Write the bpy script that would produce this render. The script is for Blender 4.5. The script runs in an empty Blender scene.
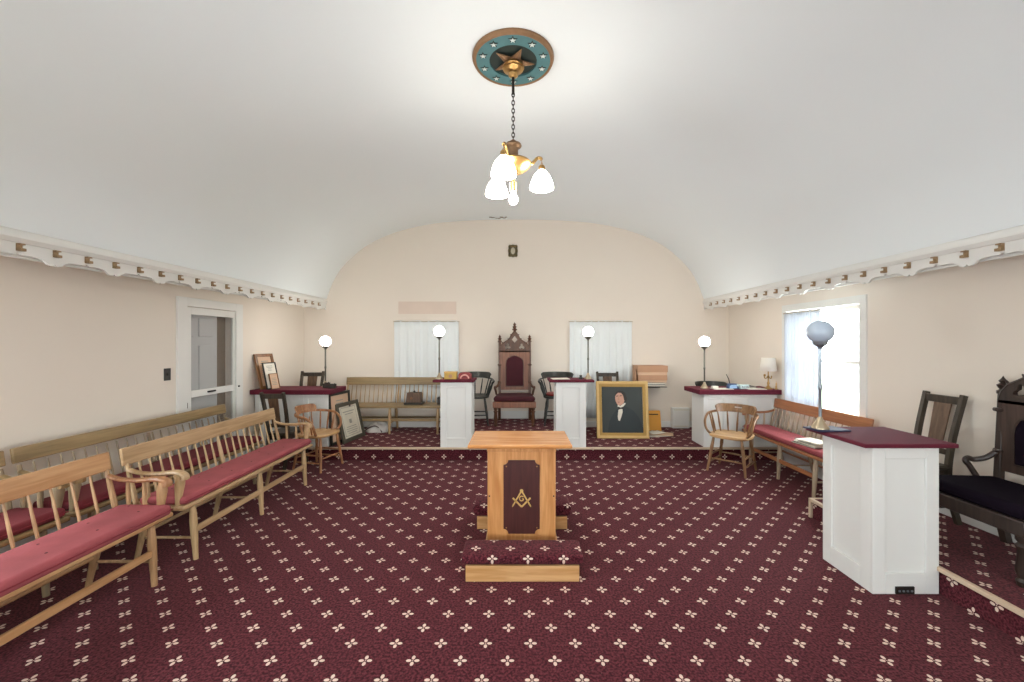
import bpy, bmesh, math, random
from mathutils import Vector, Matrix
PI = math.pi
random.seed(7)
S = bpy.context.scene
COL = S.collection

# ------------------------------------------------------------------ camera
cam_data = bpy.data.cameras.new('camera')
cam_data.sensor_width = 36.0
cam_data.lens = 413.0 / 1024.0 * 36.0
cam_data.shift_x = -6.0 / 1024.0
cam_data.shift_y = 1.0 / 1024.0
cam_data.clip_start = 0.05
camera = bpy.data.objects.new('camera', cam_data)
camera.location = (0, 0, 1.6)
camera.rotation_euler = (PI / 2, 0, 0)
COL.objects.link(camera)
S.camera = camera

# ------------------------------------------------------------------ world, light, exposure
world = bpy.data.worlds.new('daylight')
S.world = world
world.use_nodes = True
bg = world.node_tree.nodes['Background']
SKY_STRENGTH, LOWER_GLOW_STRENGTH = 22.0, 15.0          # bright hazy sky; glow below the horizon added to light the ceiling
_wt = world.node_tree
_tc = _wt.nodes.new('ShaderNodeTexCoord'); _sx = _wt.nodes.new('ShaderNodeSeparateXYZ')
_mr = _wt.nodes.new('ShaderNodeMapRange')
_mr.inputs['From Min'].default_value = -.02; _mr.inputs['From Max'].default_value = .02
_mr.inputs['To Min'].default_value = LOWER_GLOW_STRENGTH; _mr.inputs['To Max'].default_value = SKY_STRENGTH
_wt.links.new(_tc.outputs['Generated'], _sx.inputs[0]); _wt.links.new(_sx.outputs['Z'], _mr.inputs['Value'])
_wt.links.new(_mr.outputs['Result'], bg.inputs['Strength'])
bg.inputs['Color'].default_value = (0.88, 0.96, 1.0, 1)
S.view_settings.view_transform = 'Standard'
S.view_settings.look = 'None'
S.view_settings.gamma = 1.0
S.view_settings.use_curve_mapping = False
S.view_settings.exposure = 0.07
S.cycles.use_denoising = True
S.cycles.max_bounces = 10
S.cycles.diffuse_bounces = 6
S.cycles.sample_clamp_indirect = 6.0
LAMP_WARM = (1.0, 0.94, 0.85)
SHADE_STRENGTH = 37.0
BULB_STRENGTH = 110.0
GLOBE_STRENGTH = 50.0

# room dimensions (metres): x right, y away from the camera, z up
XL, XR, YB, YF = -3.60, 3.55, 6.95, -3.6
CXL, CXR = -3.24, 3.14          # cornice lines
WINDOW_Z = (0.75, 2.0)
RIGHT_WINDOWS = [(4.28, 5.445), (-2.3, -1.1)]  # visible window, then an unseen one added for fill daylight
LEFT_FILL_WINDOWS = [(0.9, 2.1), (-2.3, -1.1)]  # both out of view, added to let in fill light
REAR_FILL_WINDOWS = [(-2.2, -1.0), (1.0, 2.2)]  # added behind the camera as fill light openings

def portal(loc, rot, sx, sy):
    d = bpy.data.lights.new('window_daylight', 'AREA')
    d.shape = 'RECTANGLE'; d.size = sx; d.size_y = sy
    d.cycles.is_portal = True
    o = bpy.data.objects.new('window_daylight', d)
    o.location = loc; o.rotation_euler = rot
    COL.objects.link(o)
WZM, WZH = sum(WINDOW_Z) / 2, WINDOW_Z[1] - WINDOW_Z[0]
for a, b in RIGHT_WINDOWS: portal((XR + .19, (a + b) / 2, WZM), (0, PI / 2, 0), WZH, b - a)
for a, b in LEFT_FILL_WINDOWS: portal((XL - .19, (a + b) / 2, WZM), (0, -PI / 2, 0), WZH, b - a)
for a, b in REAR_FILL_WINDOWS: portal(((a + b) / 2, YF - .19, WZM), (PI / 2, 0, 0), b - a, WZH)

# ------------------------------------------------------------------ materials
def lin(h):
    h = h.lstrip('#')
    v = [int(h[i:i + 2], 16) / 255 for i in (0, 2, 4)]
    return tuple(c / 12.92 if c <= .04045 else ((c + .055) / 1.055) ** 2.4 for c in v) + (1,)

class NT:
    def __init__(s, m):
        s.t = m.node_tree; s.n = s.t.nodes; s.l = s.t.links
        s.bsdf = s.n['Principled BSDF']
    def node(s, kind, **kw):
        x = s.n.new(kind)
        for k, v in kw.items(): setattr(x, k, v)
        return x
    def math(s, op, a, b=None, c=None):
        x = s.n.new('ShaderNodeMath'); x.operation = op
        for i, v in enumerate((a, b, c)):
            if v is None: continue
            if isinstance(v, (int, float)): x.inputs[i].default_value = v
            else: s.l.new(v, x.inputs[i])
        return x.outputs[0]
    def mix(s, fac, a, b):
        x = s.n.new('ShaderNodeMix'); x.data_type = 'RGBA'
        if isinstance(fac, (int, float)): x.inputs[0].default_value = fac
        else: s.l.new(fac, x.inputs[0])
        for i, v in ((6, a), (7, b)):
            if isinstance(v, tuple): x.inputs[i].default_value = v
            else: s.l.new(v, x.inputs[i])
        return x.outputs[2]

def new_mat(name):
    m = bpy.data.materials.new(name); m.use_nodes = True
    return m, NT(m)

def plain(name, col, rough=.6, metal=0.0, var=.06, scale=6.0, bump=0.0, coat=0.0, sheen=0.0):
    m, t = new_mat(name)
    tc = t.node('ShaderNodeTexCoord')
    nz = t.node('ShaderNodeTexNoise'); nz.inputs['Scale'].default_value = scale; nz.inputs['Detail'].default_value = 4
    t.l.new(tc.outputs['Object'], nz.inputs['Vector'])
    c = lin(col)
    d = tuple(x * (1 - var) for x in c[:3]) + (1,)
    u = tuple(min(1, x * (1 + var)) for x in c[:3]) + (1,)
    t.l.new(t.mix(nz.outputs['Fac'], d, u), t.bsdf.inputs['Base Color'])
    t.bsdf.inputs['Roughness'].default_value = rough
    t.bsdf.inputs['Metallic'].default_value = metal
    t.bsdf.inputs['Coat Weight'].default_value = coat
    t.bsdf.inputs['Sheen Weight'].default_value = sheen
    if bump:
        n2 = t.node('ShaderNodeTexNoise'); n2.inputs['Scale'].default_value = scale * 12; n2.inputs['Detail'].default_value = 6
        t.l.new(tc.outputs['Object'], n2.inputs['Vector'])
        b = t.node('ShaderNodeBump'); b.inputs['Strength'].default_value = bump; b.inputs['Distance'].default_value = .004
        t.l.new(n2.outputs['Fac'], b.inputs['Height']); t.l.new(b.outputs['Normal'], t.bsdf.inputs['Normal'])
    return m

def wood(name, light, dark, axis='X', rough=.38, scale=1.0):
    m, t = new_mat(name)
    tc = t.node('ShaderNodeTexCoord'); mp = t.node('ShaderNodeMapping')
    sc = {'X': (1.2, 14, 14), 'Y': (14, 1.2, 14), 'Z': (14, 14, 1.2)}[axis]
    mp.inputs['Scale'].default_value = tuple(v * scale for v in sc)
    t.l.new(tc.outputs['Object'], mp.inputs['Vector'])
    nz = t.node('ShaderNodeTexNoise'); nz.inputs['Scale'].default_value = 2.2; nz.inputs['Detail'].default_value = 8
    nz.inputs['Distortion'].default_value = .6
    t.l.new(mp.outputs['Vector'], nz.inputs['Vector'])
    r = t.node('ShaderNodeValToRGB')
    r.color_ramp.elements[0].position = .32; r.color_ramp.elements[0].color = lin(dark)
    r.color_ramp.elements[1].position = .68; r.color_ramp.elements[1].color = lin(light)
    t.l.new(nz.outputs['Fac'], r.inputs['Fac'])
    t.l.new(r.outputs['Color'], t.bsdf.inputs['Base Color'])
    t.bsdf.inputs['Roughness'].default_value = rough
    return m

def emit(name, col, strength):
    m, t = new_mat(name)
    t.bsdf.inputs['Base Color'].default_value = (.9, .9, .9, 1)
    t.bsdf.inputs['Emission Color'].default_value = col + (1,) if len(col) == 3 else col
    t.bsdf.inputs['Emission Strength'].default_value = strength
    return m

def carpet(name, rise=None):
    """maroon carpet with four-petalled cream flowers on a diamond lattice; rise: axis that takes up z on risers"""
    m, t = new_mat(name)
    g = t.node('ShaderNodeNewGeometry'); sp = t.node('ShaderNodeSeparateXYZ')
    t.l.new(g.outputs['Position'], sp.inputs[0])
    x, y, z = sp.outputs
    if rise == 'y': y = t.math('ADD', y, z)
    if rise == 'x': x = t.math('ADD', x, z)
    if rise == '-y': y = t.math('SUBTRACT', y, z)
    P = .238
    xs = t.math('ADD', x, .0527); ys = t.math('SUBTRACT', y, 2.074)
    a = t.math('DIVIDE', t.math('ADD', xs, ys), P)
    b = t.math('DIVIDE', t.math('SUBTRACT', xs, ys), P)
    fa = t.math('SUBTRACT', a, t.math('ROUND', a)); fb = t.math('SUBTRACT', b, t.math('ROUND', b))
    dx = t.math('MULTIPLY', t.math('ADD', fa, fb), P / 2); dy = t.math('MULTIPLY', t.math('SUBTRACT', fa, fb), P / 2)
    ax = t.math('ABSOLUTE', dx); ay = t.math('ABSOLUTE', dy)
    def ell(u, v, c, ru, rv):
        p = t.math('POWER', t.math('DIVIDE', t.math('SUBTRACT', u, c), ru), 2.0)
        q = t.math('POWER', t.math('DIVIDE', v, rv), 2.0)
        return t.math('LESS_THAN', t.math('ADD', p, q), 1.0)
    f = t.math('MAXIMUM', ell(ax, ay, .0205, .0132, .0088), ell(ay, ax, .0205, .0132, .0088))
    f = t.math('MAXIMUM', f, t.math('MULTIPLY', t.math('LESS_THAN', t.math('ADD', ax, ay), .0042), .8))
    n1 = t.node('ShaderNodeTexNoise'); n1.inputs['Scale'].default_value = 75; n1.inputs['Detail'].default_value = 3
    n2 = t.node('ShaderNodeTexNoise'); n2.inputs['Scale'].default_value = 2.2; n2.inputs['Detail'].default_value = 5
    n3 = t.node('ShaderNodeTexNoise'); n3.inputs['Scale'].default_value = 90; n3.inputs['Detail'].default_value = 2
    for n in (n1, n2, n3): t.l.new(g.outputs['Position'], n.inputs['Vector'])
    r1 = t.node('ShaderNodeValToRGB')
    r1.color_ramp.elements[0].position = .38; r1.color_ramp.elements[0].color = lin('#2a0f15')
    r1.color_ramp.elements[1].position = .64; r1.color_ramp.elements[1].color = lin('#6c3038')
    t.l.new(n1.outputs['Fac'], r1.inputs['Fac'])
    base = t.mix(t.math('MULTIPLY', n2.outputs['Fac'], .42), r1.outputs['Color'], lin('#431821'))
    lint = t.math('MULTIPLY', t.math('GREATER_THAN', n3.outputs['Fac'], .70), .3)
    base = t.mix(lint, base, lin('#9a7a74'))
    col = t.mix(t.math('MULTIPLY', f, .85), base, lin('#ecd6c4'))
    t.l.new(col, t.bsdf.inputs['Base Color'])
    t.bsdf.inputs['Roughness'].default_value = .95
    t.bsdf.inputs['Sheen Weight'].default_value = .18; t.bsdf.inputs['Sheen Roughness'].default_value = .45
    t.bsdf.inputs['Sheen Tint'].default_value = lin('#d8a4a4')
    t.bsdf.inputs['Specular IOR Level'].default_value = .1
    bp = t.node('ShaderNodeBump'); bp.inputs['Strength'].default_value = .5; bp.inputs['Distance'].default_value = .004
    t.l.new(n1.outputs['Fac'], bp.inputs['Height']); t.l.new(bp.outputs['Normal'], t.bsdf.inputs['Normal'])
    return m

def sheer(name, col, transp, mixin=.5, back=None):
    m, t = new_mat(name)
    out = t.n['Material Output']
    tr = t.node('ShaderNodeBsdfTransparent'); tl = t.node('ShaderNodeBsdfTranslucent'); df = t.node('ShaderNodeBsdfDiffuse')
    tl.inputs['Color'].default_value = lin(col); df.inputs['Color'].default_value = lin(col)
    a = t.node('ShaderNodeMixShader'); b = t.node('ShaderNodeMixShader')
    a.inputs[0].default_value = mixin; b.inputs[0].default_value = transp
    if back: tl.inputs['Color'].default_value = lin(back)
    t.l.new(df.outputs[0], a.inputs[1]); t.l.new(tl.outputs[0], a.inputs[2])
    t.l.new(a.outputs[0], b.inputs[1]); t.l.new(tr.outputs[0], b.inputs[2])
    t.l.new(b.outputs[0], out.inputs['Surface'])
    return m

M = {}
M['wall'] = plain('wall_paint', '#e6dccf', .85, var=.03, scale=1.4, bump=.08)
M['ceil'] = plain('ceiling_plaster', '#eef4f5', .9, var=.02, scale=.9, bump=.1)
M['white'] = plain('white_paint', '#e2e2de', .42, var=.02, scale=3)
M['trimwhite'] = plain('trim_white_paint', '#e4e3de', .5, var=.03, scale=4)
M['carpet'] = carpet('carpet_floor')
M['carpet_y'] = carpet('carpet_platform', 'y')
M['carpet_x'] = carpet('carpet_side_platform', 'x')
M['nosing'] = plain('cream_nosing', '#cdb69c', .5)
M['maroon'] = plain('maroon_felt', '#5c0f26', .9, var=.12, scale=40, bump=.3)
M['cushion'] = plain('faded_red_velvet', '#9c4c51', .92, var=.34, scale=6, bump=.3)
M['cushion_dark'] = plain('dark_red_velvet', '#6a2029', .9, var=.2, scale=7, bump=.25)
M['piping'] = plain('red_piping', '#7c1f2c', .8)
M['tuft'] = plain('tuft_button', '#4a1018', .8)
M['velvet'] = plain('oxblood_velvet', '#40101a', .9, var=.25, scale=9)
M['velvet_black'] = plain('near_black_velvet', '#171019', .95, var=.25, scale=9)
M['oakx'] = wood('pale_oak_long', '#c0a07a', '#9f7f57', 'X')
M['oakz'] = wood('pale_oak_upright', '#c4a67e', '#a3845c', 'Z')
M['mapx'] = wood('honey_maple_long', '#c59a6e', '#ab7c50', 'X')
M['mapz'] = wood('honey_maple_upright', '#c39d74', '#95714d', 'Z')
M['olivex'] = wood('weathered_wood_long', '#a0875f', '#7d6846', 'X')
M['olivez'] = wood('weathered_wood_upright', '#a69272', '#80705a', 'Z')
M['redx'] = wood('reddish_wood_long', '#ac7048', '#8c5836', 'X')
M['redz'] = wood('reddish_wood_upright', '#b9a58c', '#8e7a64', 'Z')
M['captain'] = wood('golden_chair_wood', '#b07e54', '#87583a', 'Z')
M['captaindark'] = wood('brown_chair_wood', '#9a7350', '#70502f', 'Z')
M['capseat'] = wood('pale_seat_wood', '#d9b383', '#bd925f', 'X')
M['altar'] = wood('altar_oak', '#d9a068', '#b97c46', 'Z', .3)
M['altarx'] = wood('altar_oak_long', '#d99c60', '#bd7c42', 'X', .22)
M['plinth'] = wood('plinth_oak', '#d3a673', '#b8864f', 'X', .4)
M['darkwood'] = wood('dark_chair_wood', '#4a4034', '#2b241c', 'Z', .4)
M['splat'] = wood('brown_splat_wood', '#6f5540', '#4f3828', 'Z', .4)
M['throne'] = wood('walnut_throne', '#6b4630', '#452b1c', 'Z', .4)
M['thronepanel'] = wood('walnut_throne_panel', '#8d5f46', '#6f4430', 'Z', .4)
M['throne2'] = wood('dark_walnut_throne', '#3d2f28', '#241a16', 'Z', .4)
M['throne2panel'] = wood('dark_walnut_panel', '#4c3a32', '#33251f', 'Z', .4)
M['black'] = plain('black_painted_wood', '#272823', .35, var=.2)
M['panel'] = wood('burgundy_stained_panel', '#4f2420', '#3a1614', 'Z', .4)
M['velvet_black'].node_tree.nodes['Principled BSDF'].inputs['Specular IOR Level'].default_value = .05
M['gold'] = plain('gold_leaf', '#c9a76c', .42, metal=.4, var=.12, scale=12)
M['golddark'] = plain('darker_gold_leaf', '#a98648', .45, metal=.4, var=.15, scale=12)
M['goldpaint'] = plain('gold_paint', '#d0aa66', .5, metal=.2)
M['brass'] = plain('aged_brass', '#a98652', .32, metal=.8, var=.15)
M['brasspale'] = plain('pale_brass', '#bfae92', .3, metal=.7, var=.1)
M['copper'] = plain('tarnished_copper', '#9c8262', .45, metal=.45, var=.3, scale=30)
M['pole'] = plain('grey_metal_pole', '#6f6d64', .35, metal=.7)
M['chrome'] = plain('blue_grey_metal', '#a3afb8', .3, metal=.8)
M['iron'] = plain('dark_iron', '#2e2a26', .5, metal=.6)
M['neck'] = plain('rusty_bronze', '#7d6046', .45, metal=.5, var=.25, scale=30)
M['teal'] = plain('teal_paint', '#4b777b', .6, var=.2, scale=14)
M['darkgreen'] = plain('blackish_green', '#24302b', .7)
M['rust'] = plain('bronze_rim', '#8d6b4c', .45, metal=.4, var=.25, scale=20)
M['starwhite'] = plain('pale_star', '#d9e0da', .6)
M['globe_lit'] = emit('lit_globe', (1.0, .95, .88), GLOBE_STRENGTH)
M['shade_lit'] = emit('lit_chandelier_shade', LAMP_WARM, SHADE_STRENGTH)
M['bulb_lit'] = emit('lit_bulb', LAMP_WARM, BULB_STRENGTH)
M['globe_off'] = plain('opal_glass', '#bccbdc', .15, var=.03, coat=.5)
M['paper'] = plain('paper', '#e6e0d2', .8)
M['paperpink'] = plain('aged_paper', '#cfae92', .8)
M['papergrey'] = plain('grey_cream_paper', '#d8d2c0', .8, var=.08, scale=14)
M['ink'] = plain('faded_ink', '#9a978c', .8)
M['frame_brown'] = wood('brown_frame_wood', '#8f6238', '#6a4424', 'Z')
M['frame_black'] = plain('black_frame', '#26241f', .4)
M['frame_olive'] = plain('dark_olive_frame', '#4b473a', .5, var=.15)
M['canvas'] = plain('dark_canvas', '#343a38', .6, var=.14, scale=4)
M['coat'] = plain('painted_coat', '#252e30', .6, var=.1)
M['skin'] = plain('painted_skin', '#c49680', .6, var=.08, scale=30)
M['hair'] = plain('painted_hair', '#2b2621', .6)
M['shirt'] = plain('painted_shirt', '#d8d3c4', .6)
M['cardboard'] = plain('cardboard', '#b98e70', .8, var=.08)
M['cardlid'] = plain('pale_cardboard_edge', '#d8b596', .8)
M['book_dark'] = plain('dark_book_cloth', '#3a342d', .7)
M['yellow'] = plain('yellow_envelope', '#d9993a', .6)
M['cloth'] = plain('white_cloth', '#ddd7d0', .9)
M['cloth_dark'] = plain('brown_cloth', '#54403c', .9)
M['red'] = plain('red_lacquer', '#84211f', .4)
M['pink'] = plain('pale_pink', '#e0a79c', .6)
M['tin'] = plain('yellow_tin', '#c8a44c', .45, var=.25, scale=22)
M['blue'] = plain('blue_plastic', '#2d466e', .35)
M['screen'] = plain('pale_blue_screen', '#8fb0d4', .3)
M['teal_pale'] = plain('pale_teal_plastic', '#c5d9d6', .4)
M['navy'] = plain('navy_book_cloth', '#2b2c48', .7)
M['shade'] = sheer('cream_lamp_shade', '#fcf8f0', 0.0, .35)
M['curtain'] = sheer('white_curtain', '#eef3f3', 0.0, .06)
M['sheer'] = sheer('sheer_white_curtain', '#eef0f4', 0.10, .5, '#9aa0aa')
M['screenmesh'] = sheer('insect_screen', '#8b8c8d', 0.85, .3)
M['door'] = plain('grey_white_door', '#dcdcda', .5)
M['doorbrown'] = plain('brown_jamb', '#8d7a64', .6)
M['patch'] = plain('pinkish_patch', '#dccabb', .8)
M['oliveornate'] = plain('olive_gilt', '#5e5232', .5, metal=.3, var=.3, scale=60)
M['mirrorglass'] = plain('pale_oval', '#c9c0ac', .3)
M['crack'] = plain('dark_crack', '#9a9086', .9)
M['grass'] = plain('outside_ground', '#8a9478', .9)
M['siding'] = plain('outside_siding', '#b6b8c2', .8)
M['switch'] = plain('dark_switch', '#2f2d2b', .4)

# ------------------------------------------------------------------ mesh helpers
class MB:
    def __init__(s): s.v = []; s.f = []
    def add(s, verts, faces):
        o = len(s.v)
        s.v += [tuple(p) for p in verts]
        s.f += [tuple(i + o for i in f) for f in faces]
        return s
    def box(s, x0, x1, y0, y1, z0, z1, mat=None):
        vs = [Vector(p) for p in ((x0, y0, z0), (x1, y0, z0), (x1, y1, z0), (x0, y1, z0), (x0, y0, z1), (x1, y0, z1), (x1, y1, z1), (x0, y1, z1))]
        if mat is not None: vs = [mat @ p for p in vs]
        return s.add(vs, [(3, 2, 1, 0), (4, 5, 6, 7), (0, 1, 5, 4), (1, 2, 6, 5), (2, 3, 7, 6), (3, 0, 4, 7)])
    def beam(s, a, b, w, h, up=(0, 0, 1)):
        """rectangular bar from a to b"""
        a, b = Vector(a), Vector(b); d = (b - a).normalized(); u = Vector(up)
        if abs(d.dot(u)) > .98: u = Vector((0, 1, 0))
        r = d.cross(u).normalized(); u = r.cross(d).normalized()
        vs = [p + r * (sx * w / 2) + u * (sz * h / 2) for p in (a, b) for sx, sz in ((-1, -1), (1, -1), (1, 1), (-1, 1))]
        return s.add(vs, [(0, 1, 2, 3), (7, 6, 5, 4), (0, 4, 5, 1), (1, 5, 6, 2), (2, 6, 7, 3), (3, 7, 4, 0)])
    def tube(s, pts, rad, n=10, flat=1.0, cap=True):
        """round bar through pts; rad: a number or one per point; flat squeezes it vertically"""
        pts = [Vector(p) for p in pts]; k = len(pts)
        if not isinstance(rad, (list, tuple)): rad = [rad] * k
        vs, fs = [], []; u = None
        for i, p in enumerate(pts):
            d = (pts[min(i + 1, k - 1)] - pts[max(i - 1, 0)]).normalized()
            if u is None:
                u = Vector((0, 0, 1)) if abs(d.z) < .9 else Vector((0, 1, 0))
            u = (u - d * u.dot(d)).normalized(); r = d.cross(u)
            for j in range(n):
                a = 2 * PI * j / n
                vs.append(p + r * (math.cos(a) * rad[i]) + u * (math.sin(a) * rad[i] * flat))
        for i in range(k - 1):
            for j in range(n):
                fs.append((i * n + j, i * n + (j + 1) % n, (i + 1) * n + (j + 1) % n, (i + 1) * n + j))
        if cap:
            fs.append(tuple(reversed(range(n)))); fs.append(tuple(range((k - 1) * n, k * n)))
        return s.add(vs, fs)
    def turned(s, a, b, prof, n=10):
        """lathe profile [(t, radius)] along the line a-b"""
        a, b = Vector(a), Vector(b)
        return s.tube([a.lerp(b, t) for t, r in prof], [r for t, r in prof], n)
    def lathe(s, prof, c=(0, 0, 0), n=24, sx=1.0, sy=1.0, cap=True):
        vs, fs = [], []; k = len(prof)
        for r, z in prof:
            for j in range(n):
                a = 2 * PI * j / n
                vs.append((c[0] + math.cos(a) * r * sx, c[1] + math.sin(a) * r * sy, c[2] + z))
        for i in range(k - 1):
            for j in range(n):
                fs.append((i * n + j, i * n + (j + 1) % n, (i + 1) * n + (j + 1) % n, (i + 1) * n + j))
        if cap and prof[0][0] > 1e-6: fs.append(tuple(reversed(range(n))))
        if cap and prof[-1][0] > 1e-6: fs.append(tuple(range((k - 1) * n, k * n)))
        return s.add(vs, fs)
    def prism(s, outer, d0, d1, plane='xz', holes=()):
        """polygon (with holes) in a plane, extruded from d0 to d1 along the plane's normal"""
        bm = bmesh.new(); es = []
        for loop in [outer] + list(holes):
            vv = [bm.verts.new((p[0], p[1], 0)) for p in loop]
            es += [bm.edges.new((vv[i], vv[(i + 1) % len(vv)])) for i in range(len(vv))]
        bmesh.ops.triangle_fill(bm, use_beauty=True, use_dissolve=False, edges=es)
        r = bmesh.ops.extrude_face_region(bm, geom=list(bm.faces))
        for e in r['geom']:
            if isinstance(e, bmesh.types.BMVert): e.co.z = 1
        bm.verts.index_update()
        def mp(c):
            d = d0 + (d1 - d0) * c.z
            return {'xz': (c.x, d, c.y), 'xy': (c.x, c.y, d), 'yz': (d, c.x, c.y)}[plane]
        s.add([mp(v.co) for v in bm.verts], [[v.index for v in f.verts] for f in bm.faces])
        bm.free(); return s
    def grid(s, fn, nu, nv, closed_u=False):
        vs = [fn(i / nu, j / nv) for j in range(nv + 1) for i in range(nu + 1)]
        fs = [(j * (nu + 1) + i, j * (nu + 1) + i + 1, (j + 1) * (nu + 1) + i + 1, (j + 1) * (nu + 1) + i) for j in range(nv) for i in range(nu)]
        return s.add(vs, fs)
    def xf(s, mat):
        s.v = [tuple(mat @ Vector(p)) for p in s.v]; return s
    def build(s, name, mat, parent=None, bevel=0.0, segs=2, smooth=35, solid=0.0, subd=0):
        me = bpy.data.meshes.new(name); me.from_pydata(s.v, [], s.f)
        bm = bmesh.new(); bm.from_mesh(me); bmesh.ops.recalc_face_normals(bm, faces=bm.faces); bm.to_mesh(me); bm.free()
        if smooth:
            me.polygons.foreach_set('use_smooth', [True] * len(me.polygons))
            me.set_sharp_from_angle(angle=math.radians(smooth))
        me.materials.append(mat)
        o = bpy.data.objects.new(name, me); COL.objects.link(o)
        if parent is not None: o.parent = parent
        if solid:
            k = o.modifiers.new('thickness', 'SOLIDIFY'); k.thickness = solid; k.offset = 0
        if bevel:
            k = o.modifiers.new('bevel', 'BEVEL'); k.width = bevel; k.segments = segs; k.limit_method = 'ANGLE'; k.angle_limit = math.radians(40)
        if subd:
            k = o.modifiers.new('smooth', 'SUBSURF'); k.levels = subd; k.render_levels = subd
        return o

def tag(o, label, cat, group=None):
    o['label'] = label; o['category'] = cat
    if group: o['group'] = group
    return o
def thing(name, label, cat, loc=(0, 0, 0), rz=0.0, rx=0.0, group=None):
    o = bpy.data.objects.new(name, None); COL.objects.link(o)
    o.empty_display_size = .1
    o.location = loc; o.rotation_euler = (rx, 0, rz)
    return tag(o, label, cat, group)
def struct(o):
    o['kind'] = 'structure'; return o
def smooth_path(pts, n=6):
    P = [Vector(p) for p in pts]; out = []
    for i in range(len(P) - 1):
        a, b, c, d = P[max(i - 1, 0)], P[i], P[i + 1], P[min(i + 2, len(P) - 1)]
        for k in range(n):
            t = k / n
            out.append(.5 * ((2 * b) + (c - a) * t + (2 * a - 5 * b + 4 * c - d) * t * t + (3 * b - a - 3 * c + d) * t ** 3))
    return out + [P[-1]]
def copy_tree(o, parent=None):
    c = o.copy(); COL.objects.link(c)
    if parent is not None: c.parent = parent
    for ch in list(o.children): copy_tree(ch, c)
    return c

# ------------------------------------------------------------------ the room
struct(MB().box(XL - .3, XR + .3, YF - .3, YB + .3, -.12, 0).build('floor', M['carpet']))

def wall_y(x0, x1, holes, y0, y1, z1):
    """wall running along y between x0 and x1 with openings (ya, yb, za, zb)"""
    m = MB(); y = y0
    for ya, yb, za, zb in sorted(holes):
        m.box(x0, x1, y, ya, 0, z1)
        if za > 0: m.box(x0, x1, ya, yb, 0, za)
        m.box(x0, x1, ya, yb, zb, z1); y = yb
    m.box(x0, x1, y, y1, 0, z1)
    return m
DOOR = (4.47, 5.25, 0.0, 1.99)
struct(wall_y(XL - .2, XL, [DOOR] + [(a, b) + WINDOW_Z for a, b in LEFT_FILL_WINDOWS], YF, YB, 2.34).build('wall_left', M['wall'], smooth=0))
struct(wall_y(XR, XR + .2, [(a, b) + WINDOW_Z for a, b in RIGHT_WINDOWS], YF, YB, 2.34).build('wall_right', M['wall'], smooth=0))
struct(MB().box(XL - .2, XR + .2, YB, YB + .2, 0, 3.9).build('wall_back', M['wall'], smooth=0))
rear = MB(); x = XL - .2
for a, b in REAR_FILL_WINDOWS:
    rear.box(x, a, YF - .2, YF, 0, 3.9); rear.box(a, b, YF - .2, YF, 0, WINDOW_Z[0]); rear.box(a, b, YF - .2, YF, WINDOW_Z[1], 3.9); x = b
rear.box(x, XR + .2, YF - .2, YF, 0, 3.9)
struct(rear.build('wall_rear', M['wall'], smooth=0))

# vaulted ceiling
half = [(0, 3.66), (.58, 3.652), (1.265, 3.605), (1.815, 3.50), (2.26, 3.345), (2.60, 3.145), (2.91, 2.85), (3.075, 2.58), (3.17, 2.324)]
prof = [(-x, z) for x, z in reversed(half)] + half[1:]
prof = smooth_path([(x, 0, z) for x, z in prof], 6)
cxm = (CXL + CXR) / 2
vault = [(p.x + cxm, p.z) for p in prof]
outer = [(p.x * 1.05 + cxm, p.z + .09) for p in prof]
poly = vault + list(reversed(outer))
n = len(vault)
cm = MB()
for y in (YF - .1, YB + .05): cm.add([(x, y, z) for x, z in vault] + [(x, y, z) for x, z in outer], [])
fs = []
for i in range(n - 1):
    fs.append((i, i + 1, 2 * n + i + 1, 2 * n + i))
    fs.append((n + i, n + i + 1, 3 * n + i + 1, 3 * n + i))
for i in (0, n - 1): fs.append((i, n + i, 3 * n + i, 2 * n + i))
cm.f = fs
struct(cm.build('ceiling', M['ceil'], smooth=60))
# soffits between cornice and wall
so = MB().box(XL - .05, CXL - .01, YF, YB, 2.262, 2.40)
struct(so.build('ceiling_left_soffit', M['ceil'], smooth=0))
so = MB().box(CXR + .01, XR + .05, YF, YB, 2.262, 2.40)
struct(so.build('ceiling_right_soffit', M['ceil'], smooth=0))
# flaked plaster by the back wall
fl = MB()
for i in range(9):
    x = -.47 + i * .032 + random.uniform(-.01, .01); y = 6.80 + random.uniform(-.03, .05)
    fl.box(x, x + random.uniform(.03, .06), y, y + random.uniform(.01, .03), 3.644, 3.655)
struct(fl.build('trim_9', M['crack'], smooth=0))

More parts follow.
